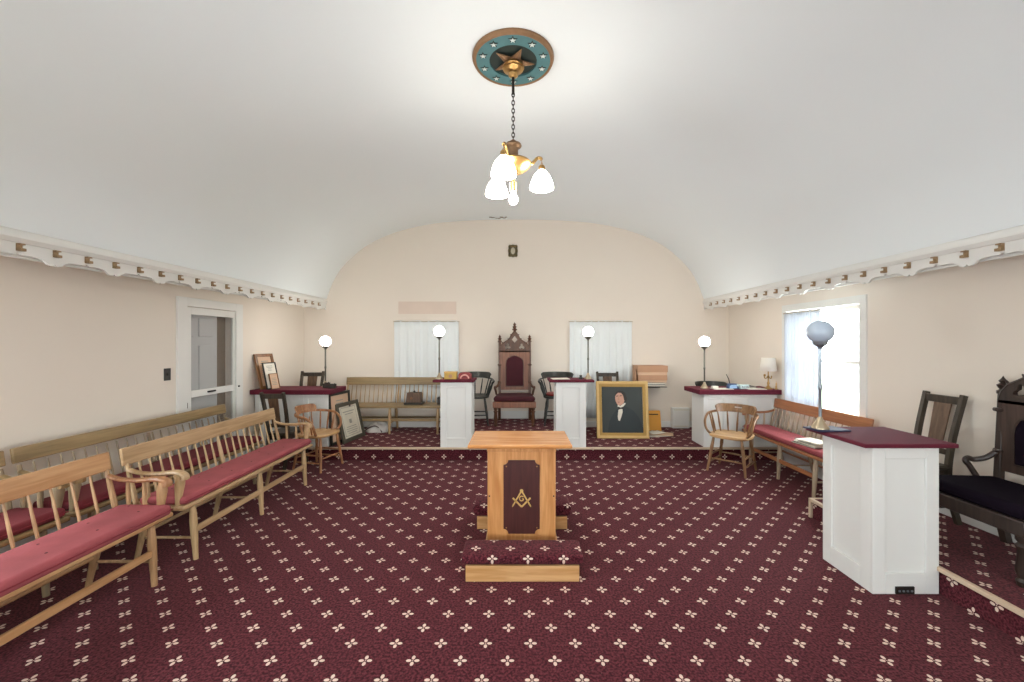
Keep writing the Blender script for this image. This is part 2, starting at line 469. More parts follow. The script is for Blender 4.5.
# cornices: moulding, scalloped board, brass hooks
def cornice(name, X, sgn):
    """sgn +1: the room lies towards +x"""
    root = struct(MB().prism([(X - sgn * .02, 2.34), (X + sgn * .012, 2.326), (X + sgn * .030, 2.300), (X + sgn * .034, 2.270), (X + sgn * .020, 2.242), (X - sgn * .02, 2.236)], YF, YB - .001, 'xz').build(name, M['trimwhite'], smooth=30))
    P = .211; y_first = 2.67 - 29 * P
    pts = []
    cells = int((YB - YF) / P) + 2
    bots = []
    for i in range(-1, cells):
        yc = 2.67 + (i - 29) * P
        if i % 2 == 1:      # high point with a small upward nick
            bots += [(yc - .075, 2.168), (yc - .022, 2.166), (yc - .010, 2.172), (yc, 2.182), (yc + .010, 2.172), (yc + .022, 2.166), (yc + .075, 2.168)]
        else:               # low point between two ogees, small nick in the middle
            bots += [(yc - .085, 2.163), (yc - .062, 2.152), (yc - .045, 2.134), (yc - .028, 2.128), (yc - .012, 2.128), (yc, 2.138), (yc + .012, 2.128), (yc + .028, 2.128), (yc + .045, 2.134), (yc + .062, 2.152), (yc + .085, 2.163)]
    bots = [p for p in bots if YF + .02 < p[0] < YB - .004]
    outline = [(YF + .01, 2.165)] + bots + [(YB - .002, 2.14), (YB - .002, 2.25), (YF + .01, 2.25)]
    MB().prism(outline, X - sgn * .006, X + sgn * .012, 'yz').build('scalloped_board', M['trimwhite'], root, smooth=0)
    MB().box(min(X - sgn * .05, X - sgn * .03), max(X - sgn * .05, X - sgn * .03), YF + .01, YB - .01, 2.15, 2.27).build('backing_board', M['trimwhite'], root)
    hook = MB()
    a = X + sgn * .012; q = lambda d0, d1: (min(a + sgn * d0, a + sgn * d1), max(a + sgn * d0, a + sgn * d1))
    hook.box(*q(0, .006), -.016, .016, 2.188, 2.236)
    hook.box(*q(.004, .030), -.016, .016, 2.188, 2.193)
    hook.box(*q(.026, .032), -.016, .016, 2.188, 2.206)
    hook.box(*q(.004, .026), -.016, .016, 2.228, 2.236)
    h0 = None
    i = 0
    for k in range(-12, 22):
        yc = 2.67 + k * P
        if yc > YB - .1 or yc < 1.9: continue
        if h0 is None: h0 = hook.build('brass_hook', M['copper'], root); h = h0
        else:
            h = h0.copy(); COL.objects.link(h); h.parent = root
        h.location = (0, yc, 0)
    return root
cornice('trim_1', CXL, 1)
cornice('trim_2', CXR, -1)

# platforms and nosings
PZ = .17
def plat(name, boxes, mat):
    m = MB()
    for b in boxes: m.box(*b)
    return struct(m.build(name, mat, smooth=0))
plat('floor_platform', [(XL, XR, 5.60, YB, .001, PZ)], M['carpet_y'])
DZ = .315
plat('floor_dais', [(-1.0, .90, 5.97, YB, PZ - .01, DZ), (-.60, .49, 5.72, 5.98, PZ - .01, DZ)], M['carpet_y'])
SPX, SPY = 2.68, 3.76
plat('floor_side_platform', [(SPX, XR, YF, SPY, .001, PZ)], M['carpet_x'])
struct(MB().box(XL, XR, 5.565, 5.605, PZ - .022, PZ + .006).build('trim_3', M['nosing'], bevel=.006))
struct(MB().box(-.59, .48, 5.70, 5.722, DZ - .02, DZ + .004).build('trim_4', M['nosing'], bevel=.004))
nz = MB().box(SPX - .022, SPX + .008, YF, SPY, PZ - .022, PZ + .006)
nz.box(SPX - .022, XR, SPY - .005, SPY + .022, PZ - .022, PZ + .006); nz.box(SPX - .022, SPX + .008, SPY - .005, SPY + .022, 0, PZ)
struct(nz.build('trim_5', M['nosing'], bevel=.004))

# baseboards
bb = MB().box(XL, XL + .02, YF, 4.34, .0, .20).box(XL, XL + .02, 5.383, 5.6, 0, .20).box(XL, XL + .02, 5.6, YB, PZ, PZ + .18)
struct(bb.build('baseboard_left', M['trimwhite'], bevel=.004))
bb = MB().box(XR - .02, XR, SPY, 5.6, 0, .20).box(XR - .02, XR, YF, SPY, PZ, PZ + .20).box(XR - .02, XR, 5.6, YB, PZ, PZ + .18)
struct(bb.build('baseboard_right', M['trimwhite'], bevel=.004))
bb = MB().box(XL, -1.0, YB - .02, YB, PZ, PZ + .18).box(-1.0, .90, YB - .02, YB, DZ, DZ + .13).box(.90, XR, YB - .02, YB, PZ, PZ + .10)
struct(bb.build('baseboard_back', M['trimwhite'], bevel=.004))

# windows: the visible right-wall one, plus unseen ones added for fill light
def window(name, wall, a, b):
    z0, z1 = WINDOW_Z
    if wall == 'right': mat = Matrix.Translation((XR, 0, 0)) @ Matrix.Rotation(-PI / 2, 4, 'Z') @ Matrix.Diagonal((-1, 1, 1, 1))
    if wall == 'left': mat = Matrix.Translation((XL, 0, 0)) @ Matrix.Rotation(PI / 2, 4, 'Z')
    if wall == 'rear': mat = Matrix.Translation((0, YF, 0)) @ Matrix.Rotation(PI, 4, 'Z') @ Matrix.Diagonal((-1, 1, 1, 1))
    # local: x along the wall, y into the wall
    w = MB()
    f = .045
    for (p, q, r, s_) in ((a, a + f, z0, z1), (b - f, b, z0, z1), (a, b, z0, z0 + f), (a, b, z1 - f, z1), (a, b, (z0 + z1) / 2 - .02, (z0 + z1) / 2 + .02)):
        w.box(p, q, .10, .14, r, s_)
    root = struct(w.xf(mat).build(name, M['trimwhite'], smooth=0))
    c = MB()
    k = .085
    c.box(a - k, a, -.018, .005, z0 - k, z1 + k).box(b, b + k, -.018, .005, z0 - k, z1 + k).box(a, b, -.018, .005, z1, z1 + k).box(a - k, b + k, -.05, .01, z0 - .03, z0).box(a, b, -.018, .005, z0 - k, z0 - .03)
    c.xf(mat).build('window_casing', M['trimwhite'], root, smooth=0)
    return root
i = 1
for a, b in RIGHT_WINDOWS: window('window_%d' % i, 'right', a, b); i += 1
for a, b in LEFT_FILL_WINDOWS: window('window_%d' % i, 'left', a, b); i += 1
for a, b in REAR_FILL_WINDOWS: window('window_%d' % i, 'rear', a, b); i += 1

# outside, seen faintly through the sheer curtain
struct(MB().box(XR + 5, XR + 30, -20, 30, -1.2, -1.1).build('ground_outside', M['grass'], smooth=0))
ob = MB().box(XR + 9, XR + 14, 6.0, 17.0, -1.1, 2.0).prism([(5.7, 2.0), (17.3, 2.0), (11.5, 3.3)], XR + 9, XR + 14, 'yz')
tag(ob.build('neighbouring_house', M['siding'], smooth=0), 'pale neighbouring house faintly seen through sheer curtain', 'house')

# curtains
def curtain(name, label, mat, X0, X1, z0, z1, amp, waves, loc, rz):
    def fn(u, v):
        x = X0 + (X1 - X0) * u
        ph = u * waves * 2 * PI
        return (x, amp * (math.sin(ph) + .5 * math.sin(2.3 * ph + 1)) * (.35 + .65 * (1 - v)), z0 + (z1 - z0) * v + .004 * math.sin(ph * .5))
    t = thing(name, label, 'curtain', loc, rz)
    MB().grid(fn, int(waves * 16), 8).build('curtain_panel', mat, t, solid=.0015, smooth=80)
    MB().tube([(X0 - .015, 0, z1 - .012), (X1 + .015, 0, z1 - .012)], .006, 8).build('curtain_rod', M['brasspale'], t)
    return t
curtain('curtain', 'white curtain on the back wall behind the bare wooden bench', M['curtain'], -.54, .54, .55, 1.955, .010, 7, (-1.535, YB - .03, 0), 0)
curtain('curtain', 'white curtain on the back wall behind the portrait painting', M['curtain'], -.52, .52, .33, 1.955, .010, 8, (1.385, YB - .03, 0), 0)
curtain('sheer_curtain', 'sheer white curtain over the bright window of the right wall', M['sheer'], -.60, .06, .80, 1.985, .016, 9, (XR - .035, 4.86, 0), -PI / 2)

# door in the left wall: casing, screen door, panelled door behind
dr = MB()
ya, yb, _, zt = DOOR
dr.box(XL - .005, XL + .022, ya - .125, ya, 0, zt + .095).box(XL - .005, XL + .022, yb, yb + .125, 0, zt + .095).box(XL - .005, XL + .022, ya, yb, zt, zt + .095)
droot = struct(dr.build('door_1', M['trimwhite'], bevel=.004))
sd = MB(); xs0, xs1 = XL - .03, XL + .004
for (p, q, r, s_) in ((ya + .005, ya + .075, .02, zt - .005), (yb - .03, yb - .005, .02, zt - .005), (ya + .0752, yb - .0302, zt - .085, zt - .005), (ya + .0752, yb - .0302, .985, 1.06), (ya + .0752, yb - .0302, .02, .22)):
    sd.box(xs0, xs1, p, q, r, s_)
sd.build('screen_door_frame', M['trimwhite'], droot, bevel=.003)
MB().box(XL - .018, XL - .014, ya + .07, yb - .02, .2, zt - .08).build('insect_screen', M['screenmesh'], droot, smooth=0)
MB().box(XL + .004, XL + .02, 4.78, 4.90, 1.015, 1.035).build('door_handle', M['iron'], droot, bevel=.004)
MB().box(XL + .02, XL + .035, 5.28, 5.30, 1.025, 1.045).build('door_latch', M['iron'], droot, bevel=.004)
MB().box(XL + .004, XL + .02, ya - .004, ya + .008, .88, .94).box(XL + .004, XL + .012, ya - .004, ya + .008, 1.6, 1.66).build('door_hinge', M['iron'], droot)
pd = MB().box(XL - .125, XL - .085, ya + .001, yb - .19, 0, zt)
for (p, q, r, s_) in ((ya + .03, ya + .21, 1.66, 1.88), (ya + .29, ya + .50, 1.66, 1.88), (ya + .03, ya + .21, .98, 1.56), (ya + .29, ya + .50, .98, 1.56), (ya + .03, ya + .21, .2, .8), (ya + .29, ya + .50, .2, .8)):
    pd.box(XL - .086, XL - .072, p, q, r, s_)
pd.build('panelled_door', M['door'], droot, bevel=.012, segs=2)
MB().box(XL - .16, XL - .12, yb - .19, yb + .05, 0, zt + .1).build('door_jamb', M['doorbrown'], droot)
MB().box(XL - .26, XL - .204, ya - .1, yb + .1, 0, zt + .1).build('door_backing', M['doorbrown'], droot, smooth=0)

# wall fittings
sw = tag(MB().box(XL, XL + .008, 4.195, 4.275, 1.205, 1.33).build('light_switch', M['switch'], bevel=.003), 'dark light switch plate on the left wall beside the door', 'switch')
MB().box(XL + .008, XL + .016, 4.228, 4.242, 1.255, 1.28).build('switch_toggle', M['frame_black'], sw)
MB().box(-2.01, -1.04, YB - .012, YB, 2.072, 2.28).build('x', M['patch'], smooth=0)
pt = bpy.data.objects['x']; pt.name = 'wall_panel'; tag(pt, 'pinkish beige rectangular panel on the wall above the curtain', 'wall panel')
pl = thing('ornate_frame', 'small ornate olive gilt frame high on the back wall', 'frame', (-.085, YB, 3.13))
w, h = .085, .11
out = []
for k in range(48):
    a = 2 * PI * k / 48; c, s_ = math.cos(a), math.sin(a)
    r = 1 / max(abs(c), abs(s_)); r = min(r, 1.22) * (1 + .05 * math.cos(8 * a))
    out.append((c * r * w * .92, s_ * r * h * .92))
oval = [(math.cos(2 * PI * k / 24) * .036, math.sin(2 * PI * k / 24) * .06) for k in range(24)]
MB().prism(out, -.03, 0, 'xz', [oval]).build('carved_surround', M['oliveornate'], pl, bevel=.008, segs=2)
MB().prism([(x * 1.05, z * 1.05) for x, z in oval], -.008, 0, 'xz').build('oval_centre', M['mirrorglass'], pl)

# ------------------------------------------------------------------ benches
LEG = [(0, .019), (.12, .022), (.3, .026), (.55, .024), (.8, .019), (1, .017)]
def bench(name, label, loc, rz, L, wx, wz, cushion=None, nsp=22, arms=True, legx=None, group=None, posts=(.5,), zs=1.0, railh=.125, over=0.0):
    t = thing(name, label, 'bench', loc, rz, group=group); t.scale = (1, 1, zs)
    m = MB()
    m.box(-L / 2, L / 2, -.22, .19, .402, .436).build('seat', wx, t, bevel=.012, segs=3)
    if legx is None: legx = (-L / 2 + .13, 0, L / 2 - .13)
    for x in legx:
        MB().turned((x, -.175, .405), (x, -.20, 0), LEG).build('leg', wz, t)
        MB().turned((x, .14, .405), (x, .235, 0), LEG).build('leg', wz, t)
        MB().tube([(x, -.19, .16), (x, .19, .16)], [.010, .010], 8).build('side_stretcher', wz, t)
    MB().box(legx[0], legx[-1], -.202, -.178, .195, .24).build('front_stretcher', wx, t, bevel=.006)
    MB().tube([(legx[0], .19, .19), (legx[-1], .19, .19)], .014, 8).build('rear_stretcher', wx, t)
    ry = .215
    tilt = Matrix.Translation((0, ry, .715)) @ Matrix.Rotation(-.16, 4, 'X')
    MB().box(-L / 2, L / 2, -.011, .011, .132 - railh, .132, tilt).build('crest_rail', wx, t, bevel=.007)
    def back(x): return (x, .145, .43), (x, ry, .735)
    px = [-L / 2 + .03, L / 2 - .03] + [(-L / 2 + .03) + (L - .06) * p for p in posts]
    for x in px:
        a, b = back(x); MB().turned(a, b, [(0, .014), (.3, .018), (.7, .015), (1, .012)], 8).build('back_post', wz, t)
    for i in range(nsp):
        x = -L / 2 + .03 + (L - .06) * (i + 1) / (nsp + 1)
        if min(abs(x - q) for q in px) < .035: continue
        a, b = back(x); MB().turned(a, b, [(0, .007), (.35, .0095), (1, .006)], 6).build('spindle', wz, t)
    if arms:
        for sx in (-1, 1):
            x0 = sx * (L / 2 - .03)
            path = smooth_path([(x0, .20, .69), (x0, .12, .666), (x0, 0, .658), (x0, -.10, .668), (x0, -.155, .668), (x0, -.198, .648), (x0, -.20, .622)], 5)
            MB().tube(path, [0.020 + .016 * (i / (len(path) - 1)) for i in range(len(path))], 10, .62).build('armrest', wx if wx is not M['mapx'] else M['captain'], t)
            MB().turned((x0, -.15, .432), (x0, -.17, .655), [(0, .018), (.2, .020), (.45, .026), (.7, .031), (.85, .028), (1, .024)], 12).build('arm_post', wz, t)
            for yy in (-.05, .06):
                MB().turned((x0, yy, .43), (x0, yy + .01, .65), [(0, .010), (.5, .014), (1, .010)], 8).build('arm_spindle', wz, t)
    if cushion:
        c = MB().box(-L / 2 + .02, L / 2 - .02, -.215 - over, .125, .437 - over, .498).build('cushion', cushion, t, bevel=.024, segs=4, smooth=60)
        MB().box(-L / 2 + .016, L / 2 - .016, -.219 - over, -.211 - over, .462 - over * .5, .469 - over * .5).build('piping', M['piping'], c, bevel=.003)
        k = max(4, int(L / .24))
        for i in range(k):
            for yy in (-.12, .03):
                MB().lathe([(.007, 0), (.006, .002), (0, .003)], (-L / 2 + (i + .5 + (.25 if yy > 0 else -.1)) * L / k, yy, .4975), 10).build('tuft_button', M['tuft'], c)
    return t
BL = 1.83
bench('spindle_bench', 'long spindle bench with faded red cushion, cut off by the left edge', (-2.585, 1.79, 0), PI / 2, 2.10, M['mapx'], M['mapz'], M['cushion'], 17, over=.012)
bench('spindle_bench', 'long spindle bench with red cushion, second in the front row at left', (-2.575, 3.83, 0), PI / 2, BL, M['oakx'], M['oakz'], M['cushion'], 19)
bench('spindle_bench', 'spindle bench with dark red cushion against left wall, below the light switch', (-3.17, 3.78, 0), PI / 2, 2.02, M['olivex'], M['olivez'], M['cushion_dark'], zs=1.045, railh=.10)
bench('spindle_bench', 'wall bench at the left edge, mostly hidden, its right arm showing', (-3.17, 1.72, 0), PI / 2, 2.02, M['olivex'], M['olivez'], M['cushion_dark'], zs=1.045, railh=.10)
bench('spindle_bench', 'bare wooden spindle bench on the platform below the left curtain', (-1.97, 6.62, PZ), 0, 1.74, M['olivex'], M['oakz'], None, 22, False, (-.74, -.03, .72))
bench('spindle_bench', 'reddish spindle bench with red cushion below the right window', (3.235, 4.80, 0), -PI / 2, 1.54, M['redx'], M['redz'], M['cushion'], 17, True, (-.60, -.02, .56))

# ------------------------------------------------------------------ bow-back chairs
def bow_chair(name, label, loc, rz, wood_, seatm, handle=False, style='captain', cushion=None, w=.25, scale=1.0, aw=None):
    t = thing(name, label, 'chair', loc, rz); t.scale = (scale,) * 3
    # saddle seat
    def ring(z, k): return [(math.copysign(abs(math.cos(a)) ** .6, math.cos(a)) * .225 * k, math.copysign(abs(math.sin(a)) ** .6, math.sin(a)) * .215 * k, z) for a in [2 * PI * j / 32 for j in range(32)]]
    m = MB(); rs = [ring(.412, .90), ring(.422, .98), ring(.440, 1.0), ring(.450, .97), ring(.446, .75), ring(.438, .4)]
    for r in rs: m.add(r, [])
    for i in range(len(rs) - 1):
        for j in range(32): m.f.append((i * 32 + j, i * 32 + (j + 1) % 32, (i + 1) * 32 + (j + 1) % 32, (i + 1) * 32 + j))
    m.f.append(tuple(range(160, 192))); m.f.append(tuple(reversed(range(32))))
    m.build('seat', seatm, t, smooth=50)
    LP = [(0, .014), (.15, .017), (.3, .021), (.42, .016), (.5, .020), (.75, .016), (1, .013)]
    feet = {}
    for sx in (-1, 1):
        for sy in (-1, 1):
            a, b = Vector((sx * .15, sy * .15, .415)), Vector((sx * .205, sy * .20, 0)); feet[sx, sy] = (a, b)
            MB().turned(a, b, LP).build('leg', wood_, t)
    at = lambda sx, sy, tt: feet[sx, sy][0].lerp(feet[sx, sy][1], tt)
    ST = [(0, .008), (.5, .012), (1, .008)]
    for sx in (-1, 1):
        MB().turned(at(sx, -1, .52), at(sx, 1, .52), ST, 8).build('stretcher', wood_, t)
        MB().turned(at(sx, -1, .74), at(sx, 1, .74), ST, 8).build('stretcher', wood_, t)
    for sy in (-1, 1): MB().turned(at(-1, sy, .62), at(1, sy, .62), ST, 8).build('stretcher', wood_, t)
    if style == 'captain':
        hp = [(w - .055, -.125, .444), (w - .012, -.14, .50), (w + .010, -.125, .59), (w + .014, -.05, .66), (w + .01, .05, .68), (w - .03, .15, .69), (.14, .215, .70), (0, .235, .705)]
    else:
        hp = [(w + .01, -.20, .66), (w + .025, -.16, .675), (w + .02, -.05, .68), (w + .01, .05, .69), (w - .03, .15, .70), (.14, .215, .715), (0, .235, .72)]
    bow = smooth_path(hp + [(-x, y, z) for x, y, z in reversed(hp[:-1])], 6)
    MB().tube(bow, .0165 if style == 'captain' else .019, 10, .85 if style == 'captain' else .7).build('arm_bow', wood_, t)
    # crest block following the back of the bow
    z0, z1 = (.685, .785) if style == 'captain' else (.715, .80)
    aw = aw or (1.02 if style == 'captain' else 1.25)
    R = .27; cy = .235 - R
    nu, nv = 24, 6; q = MB()
    def cp(i, j, o):
        u = -aw + 2 * aw * i / nu; z = z0 + (z1 - z0) * j / nv
        z -= .03 * max(0, (abs(u) / aw - .75) * 4) ** 2 * (j / nv)
        r = R + .012 * o + .03 * j / nv
        return (math.sin(u) * r * .88, cy + math.cos(u) * r, z)
    skip = {(i, j) for i in range(10, 14) for j in (3,)} if handle else set()
    cell = lambda i, j: 0 <= i < nu and 0 <= j < nv and (i, j) not in skip
    idx = {}
    def vi(i, j, o):
        if (i, j, o) not in idx:
            idx[i, j, o] = len(q.v); q.v.append(cp(i, j, o))
        return idx[i, j, o]
    for i in range(nu):
        for j in range(nv):
            if not cell(i, j): continue
            for o in (-1, 1): q.f.append((vi(i, j, o), vi(i + 1, j, o), vi(i + 1, j + 1, o), vi(i, j + 1, o)))
            for (di, dj, e) in ((-1, 0, ((i, j), (i, j + 1))), (1, 0, ((i + 1, j), (i + 1, j + 1))), (0, -1, ((i, j), (i + 1, j))), (0, 1, ((i, j + 1), (i + 1, j + 1)))):
                if not cell(i + di, j + dj): q.f.append((vi(*e[0], -1), vi(*e[1], -1), vi(*e[1], 1), vi(*e[0], 1)))
    q.build('crest_block', wood_, t, smooth=40)
    # spindles
    zt = .69
    for k in range(9):
        a = -1.95 + 3.9 * k / 8
        lo = (math.sin(a) * .19, math.cos(a) * .17 + .01, .44)
        hi = (math.sin(a) * (w + .0), max(-.06, math.cos(a) * .215 + .02), zt)
        MB().turned(lo, hi, [(0, .008), (.4, .012), (1, .007)], 7).build('spindle', wood_, t)
    if style != 'captain':
        for sx in (-1, 1):
            MB().turned((sx * .20, -.14, .44), (sx * (w + .01), -.18, .665), [(0, .012), (.3, .017), (.6, .021), (.8, .014), (1, .018)], 10).build('arm_post', wood_, t)
    if cushion:
        MB().lathe([(.0, .0), (.15, 0), (.185, .012), (.185, .03), (.15, .045), (0, .048)], (0, 0, .446), 28).build('seat_cushion', cushion, t, smooth=60)
    return t
def face(dx, dy): return math.atan2(dx, -dy)     # yaw that turns local -y to (dx, dy)
bow_chair('captains_chair', 'golden wooden captains chair beside the left desk and leaning frames', (-2.55, 5.28, 0), face(.97, -.24), M['captain'], M['capseat'], aw=.74)
bow_chair('captains_chair', 'wooden captains chair with hand hole in its crest, before the right desk', (2.665, 5.15, 0), face(-.70, -.71), M['captaindark'], M['capseat'], True, w=.25, scale=1.06).scale.z = 1.015
bow_chair('black_armchair', 'black wooden armchair immediately left of the tall throne', (-.68, 6.52, DZ), face(.1, -1), M['black'], M['black'], False, 'black', w=.265)
bow_chair('black_armchair', 'black wooden armchair with red seat pad right of the throne', (.62, 6.50, DZ), face(-.05, -1), M['black'], M['black'], False, 'black', M['red'], w=.265)
bow_chair('black_armchair', 'black wooden armchair behind the right desk', (3.04, 6.42, PZ), face(.0, -1), M['black'], M['black'], False, 'black', w=.265)

# ------------------------------------------------------------------ splat-back chairs
def splat_chair(label, loc, rz, H=1.0, wood_=None, sp=None):
    wood_ = wood_ or M['darkwood']; sp = sp or M['splat']
    t = thing('splat_back_chair', label, 'chair', loc, rz)
    MB().prism([(-.20, -.22), (.20, -.22), (.165, .19), (-.165, .19)], .43, .465, 'xy').build('seat', wood_, t, bevel=.01)
    MB().box(-.16, .16, -.20, .17, .375, .43).build('seat_apron', wood_, t, bevel=.004)
    for sx in (-1, 1):
        MB().beam((sx * .175, -.195, .43), (sx * .18, -.20, 0), .036, .036).build('leg', wood_, t, bevel=.004)
        p = smooth_path([(sx * .150, .26, 0), (sx * .150, .19, .25), (sx * .150, .18, .45), (sx * .156, .215, .7), (sx * .164, .29, H)], 4)
        m = MB()
        for i in range(len(p) - 1): m.beam(p[i], p[i + 1] + (p[i + 1] - p[i]) * .04, .034, .038, (0, 1, 0))
        m.build('back_post', wood_, t, smooth=0)
    by = lambda z: .215 + (.29 - .215) * (z - .7) / (H - .7) if z > .7 else .18 + .035 * (z - .45) / .25
    MB().beam((-.165, by(H - .045), H - .045), (.165, by(H - .045), H - .045), .024, .06).build('top_rail', wood_, t, bevel=.005)
    MB().beam((-.155, by(.56), .56), (.155, by(.56), .56), .022, .045).build('lower_rail', wood_, t, bevel=.004)
    z0, z1 = .56, H - .06
    a, b = by(z0), by(z1)
    MB().add([(-.062, a, z0), (.062, a, z0), (.075, b, z1), (-.075, b, z1), (-.062, a + .012, z0), (.062, a + .012, z0), (.075, b + .012, z1), (-.075, b + .012, z1)],
             [(0, 1, 2, 3), (7, 6, 5, 4), (0, 4, 5, 1), (1, 5, 6, 2), (2, 6, 7, 3), (3, 7, 4, 0)]).build('splat', sp, t)
    for z, y in ((.2, -.2), (.24, .195)): MB().beam((-.165, y, z), (.165, y, z), .018, .03).build('stretcher', wood_, t)
    for sx in (-1, 1): MB().beam((sx * .173, -.2, .15), (sx * .152, .22, .15), .018, .03).build('stretcher', wood_, t)
    return t
splat_chair('dark splat-back chair behind the left desk, only its back showing', (-3.255, 6.30, PZ), face(.05, -1), .96)
splat_chair('dark splat-back chair standing in front of the left desk', (-2.985, 5.33, 0), face(.05, 1), .98).scale.x = .84
splat_chair('dark splat-back chair hidden behind the gilt portrait painting', (1.46, 6.48, PZ), face(0, -1), .94)
splat_chair('dark splat-back chair on the right platform behind the large white pedestal', (3.19, 3.37, PZ), -PI / 2, 1.01).scale.x = .9

# ------------------------------------------------------------------ thrones
def ogee(w, h, n=10):
    pts = []
    for i in range(n + 1):
        t_ = i / n
        pts.append((-w + w * t_, h * (.62 * math.sin(t_ * PI / 2) if t_ < .6 else .62 * math.sin(.6 * PI / 2) + (1 - .62 * math.sin(.6 * PI / 2)) * ((t_ - .6) / .4) ** 1.5)))
    return pts + [(-x, z) for x, z in reversed(pts[:-1])]
def throne(label, loc, rz, post_h, panel_z, gable_h, fin_h, wd, pn, vel, W=.33):
    t = thing('throne', label, 'throne', loc, rz)
    bw = .245
    MB().prism([(-W, -.29), (W, -.29), (W - .04, .24), (-W + .04, .24)], .285, .375, 'xy').build('seat_frame', wd if pn is M['throne2panel'] else pn, t, bevel=.008)
    MB().prism([(-W + .01, -.285), (W - .01, -.285), (W - .05, .215), (-W + .05, .215)], .375, .455, 'xy').build('seat_cushion', vel, t, bevel=.035, segs=4, smooth=60)
    for sx in (-1, 1):
        MB().turned((sx * (W - .045), -.245, .29), (sx * (W - .045), -.245, 0), [(0, .034), (.1, .034), (.16, .022), (.22, .036), (.3, .024), (.7, .034), (.84, .022), (.9, .032), (1, .024)], 14).build('leg', wd, t)
        MB().beam((sx * (W - .08), .21, .30), (sx * (W - .08), .29, 0), .045, .045).build('leg', wd, t, bevel=.004)
        p = MB(); z = post_h
        p.beam((sx * bw, .22, .30), (sx * bw, .26, z), .042, .042)
        po = p.build('back_post', wd, t, bevel=.006)
        MB().lathe([(.034, 0), (.034, .02), (.018, .03), (.028, .045), (.034, .06), (.014, .075), (.024, .088), (.010, .105), (0, .125)], (sx * bw, .26, z), 10).build('finial', wd, po)
        for zz in (.62, .9): MB().lathe([(.03, 0), (.036, .012), (.03, .024)], (sx * bw, .235, zz), 8).build('collar', wd, po)
        arm = smooth_path([(sx * (bw + .01), .22, .62), (sx * (bw + .03), .17, .575), (sx * (W - .025), .12, .555), (sx * (W - .015), .085, .562), (sx * (W - .015), .065, .545), (sx * (W - .025), .085, .51), (sx * (W - .04), .12, .44)], 5)
        MB().tube(arm, .018, 10).build('armrest', wd, t)
    zb = .50
    yb0 = .225
    arch = [(-.14, .565), (.14, .565)] + [(x, z) for x, z in ((.14, panel_z - .22), (.132, panel_z - .165), (.105, panel_z - .12), (.05, panel_z - .095), (0, panel_z - .08), (-.05, panel_z - .095), (-.105, panel_z - .12), (-.132, panel_z - .165), (-.14, panel_z - .22))]
    MB().prism([(-bw, zb), (bw, zb), (bw, panel_z), (-bw, panel_z)], yb0, yb0 + .03, 'xz').build('back_panel', pn, t)
    MB().prism(arch, yb0 - .018, yb0 + .005, 'xz').build('back_upholstery', vel, t, bevel=.012, segs=3, smooth=60)
    rim = [(x * 1.09, 0.555 if i < 2 else z + .008) for i, (x, z) in enumerate(arch)]
    MB().prism(rim, yb0 - .012, yb0 + .002, 'xz', [arch]).build('arch_moulding', wd, t)
    # pierced gable
    g = [(x, panel_z + z * gable_h / .31) for x, z in [(-.245, 0), (-.228, .06), (-.19, .115), (-.14, .145), (-.095, .175), (-.07, .21), (-.055, .245), (-.025, .285), (0, .31)]]; g += [(-x, z) for x, z in reversed(g[:-1])]
    outl = [(-bw, panel_z - .02)] + g + [(bw, panel_z - .02)]
    def blob(cx_, cz, r, lobes=3, rot=0):
        return [(cx_ + math.cos(a + rot) * r * (1 + .38 * math.cos(lobes * a)), cz + math.sin(a + rot) * r * (1 + .38 * math.cos(lobes * a))) for a in [2 * PI * k / 24 for k in range(24)]]
    holes = [blob(-.115, panel_z + .07, .036, 3, PI / 2), blob(.115, panel_z + .07, .036, 3, PI / 2), [(0, panel_z + .13), (.046, panel_z + .185), (0, panel_z + .245), (-.046, panel_z + .185)]]
    MB().prism(outl, yb0 + .0, yb0 + .034, 'xz', holes).build('pierced_gable', wd, t, smooth=0)
    for sx in (-1, 1):     # raised moulding with crockets along the gable
        mo = MB(); pts = [(sx * abs(x), yb0 + .012, z + .006) for x, z in g[:len(g) // 2 + 1]]
        mo.tube(pts, .014, 8)
        for i in range(2, len(pts) - 1, 2):
            mo.tube([pts[i], (pts[i][0] + sx * .018, pts[i][1], pts[i][2] + .026)], [.013, .006], 6)
        mo.build('gable_moulding', wd, t)
    top = panel_z + gable_h
    f = fin_h - top
    fi = MB().lathe([(.022, -.03), (.026, 0), (.016, f * .12), (.040, f * .22), (.046, f * .27), (.018, f * .36), (.034, f * .48), (.038, f * .52), (.014, f * .62), (.024, f * .73), (.026, f * .77), (.010, f * .86), (0, f)], (0, yb0 + .016, top), 12, 1, .55)
    fi.build('centre_finial', wd, t)
    return t
throne('tall carved wooden throne with oxblood velvet in the middle of the dais', (-.055, 6.54, DZ), 0, 1.285, 1.14, .31, 1.615, M['throne'], M['thronepanel'], M['velvet'])
throne('dark carved throne with near-black velvet cut off by the right edge', (3.20, 2.70, PZ), -PI / 2, 1.02, .98, .27, 1.42, M['throne2'], M['throne2panel'], M['velvet_black']).scale.z = 1.04

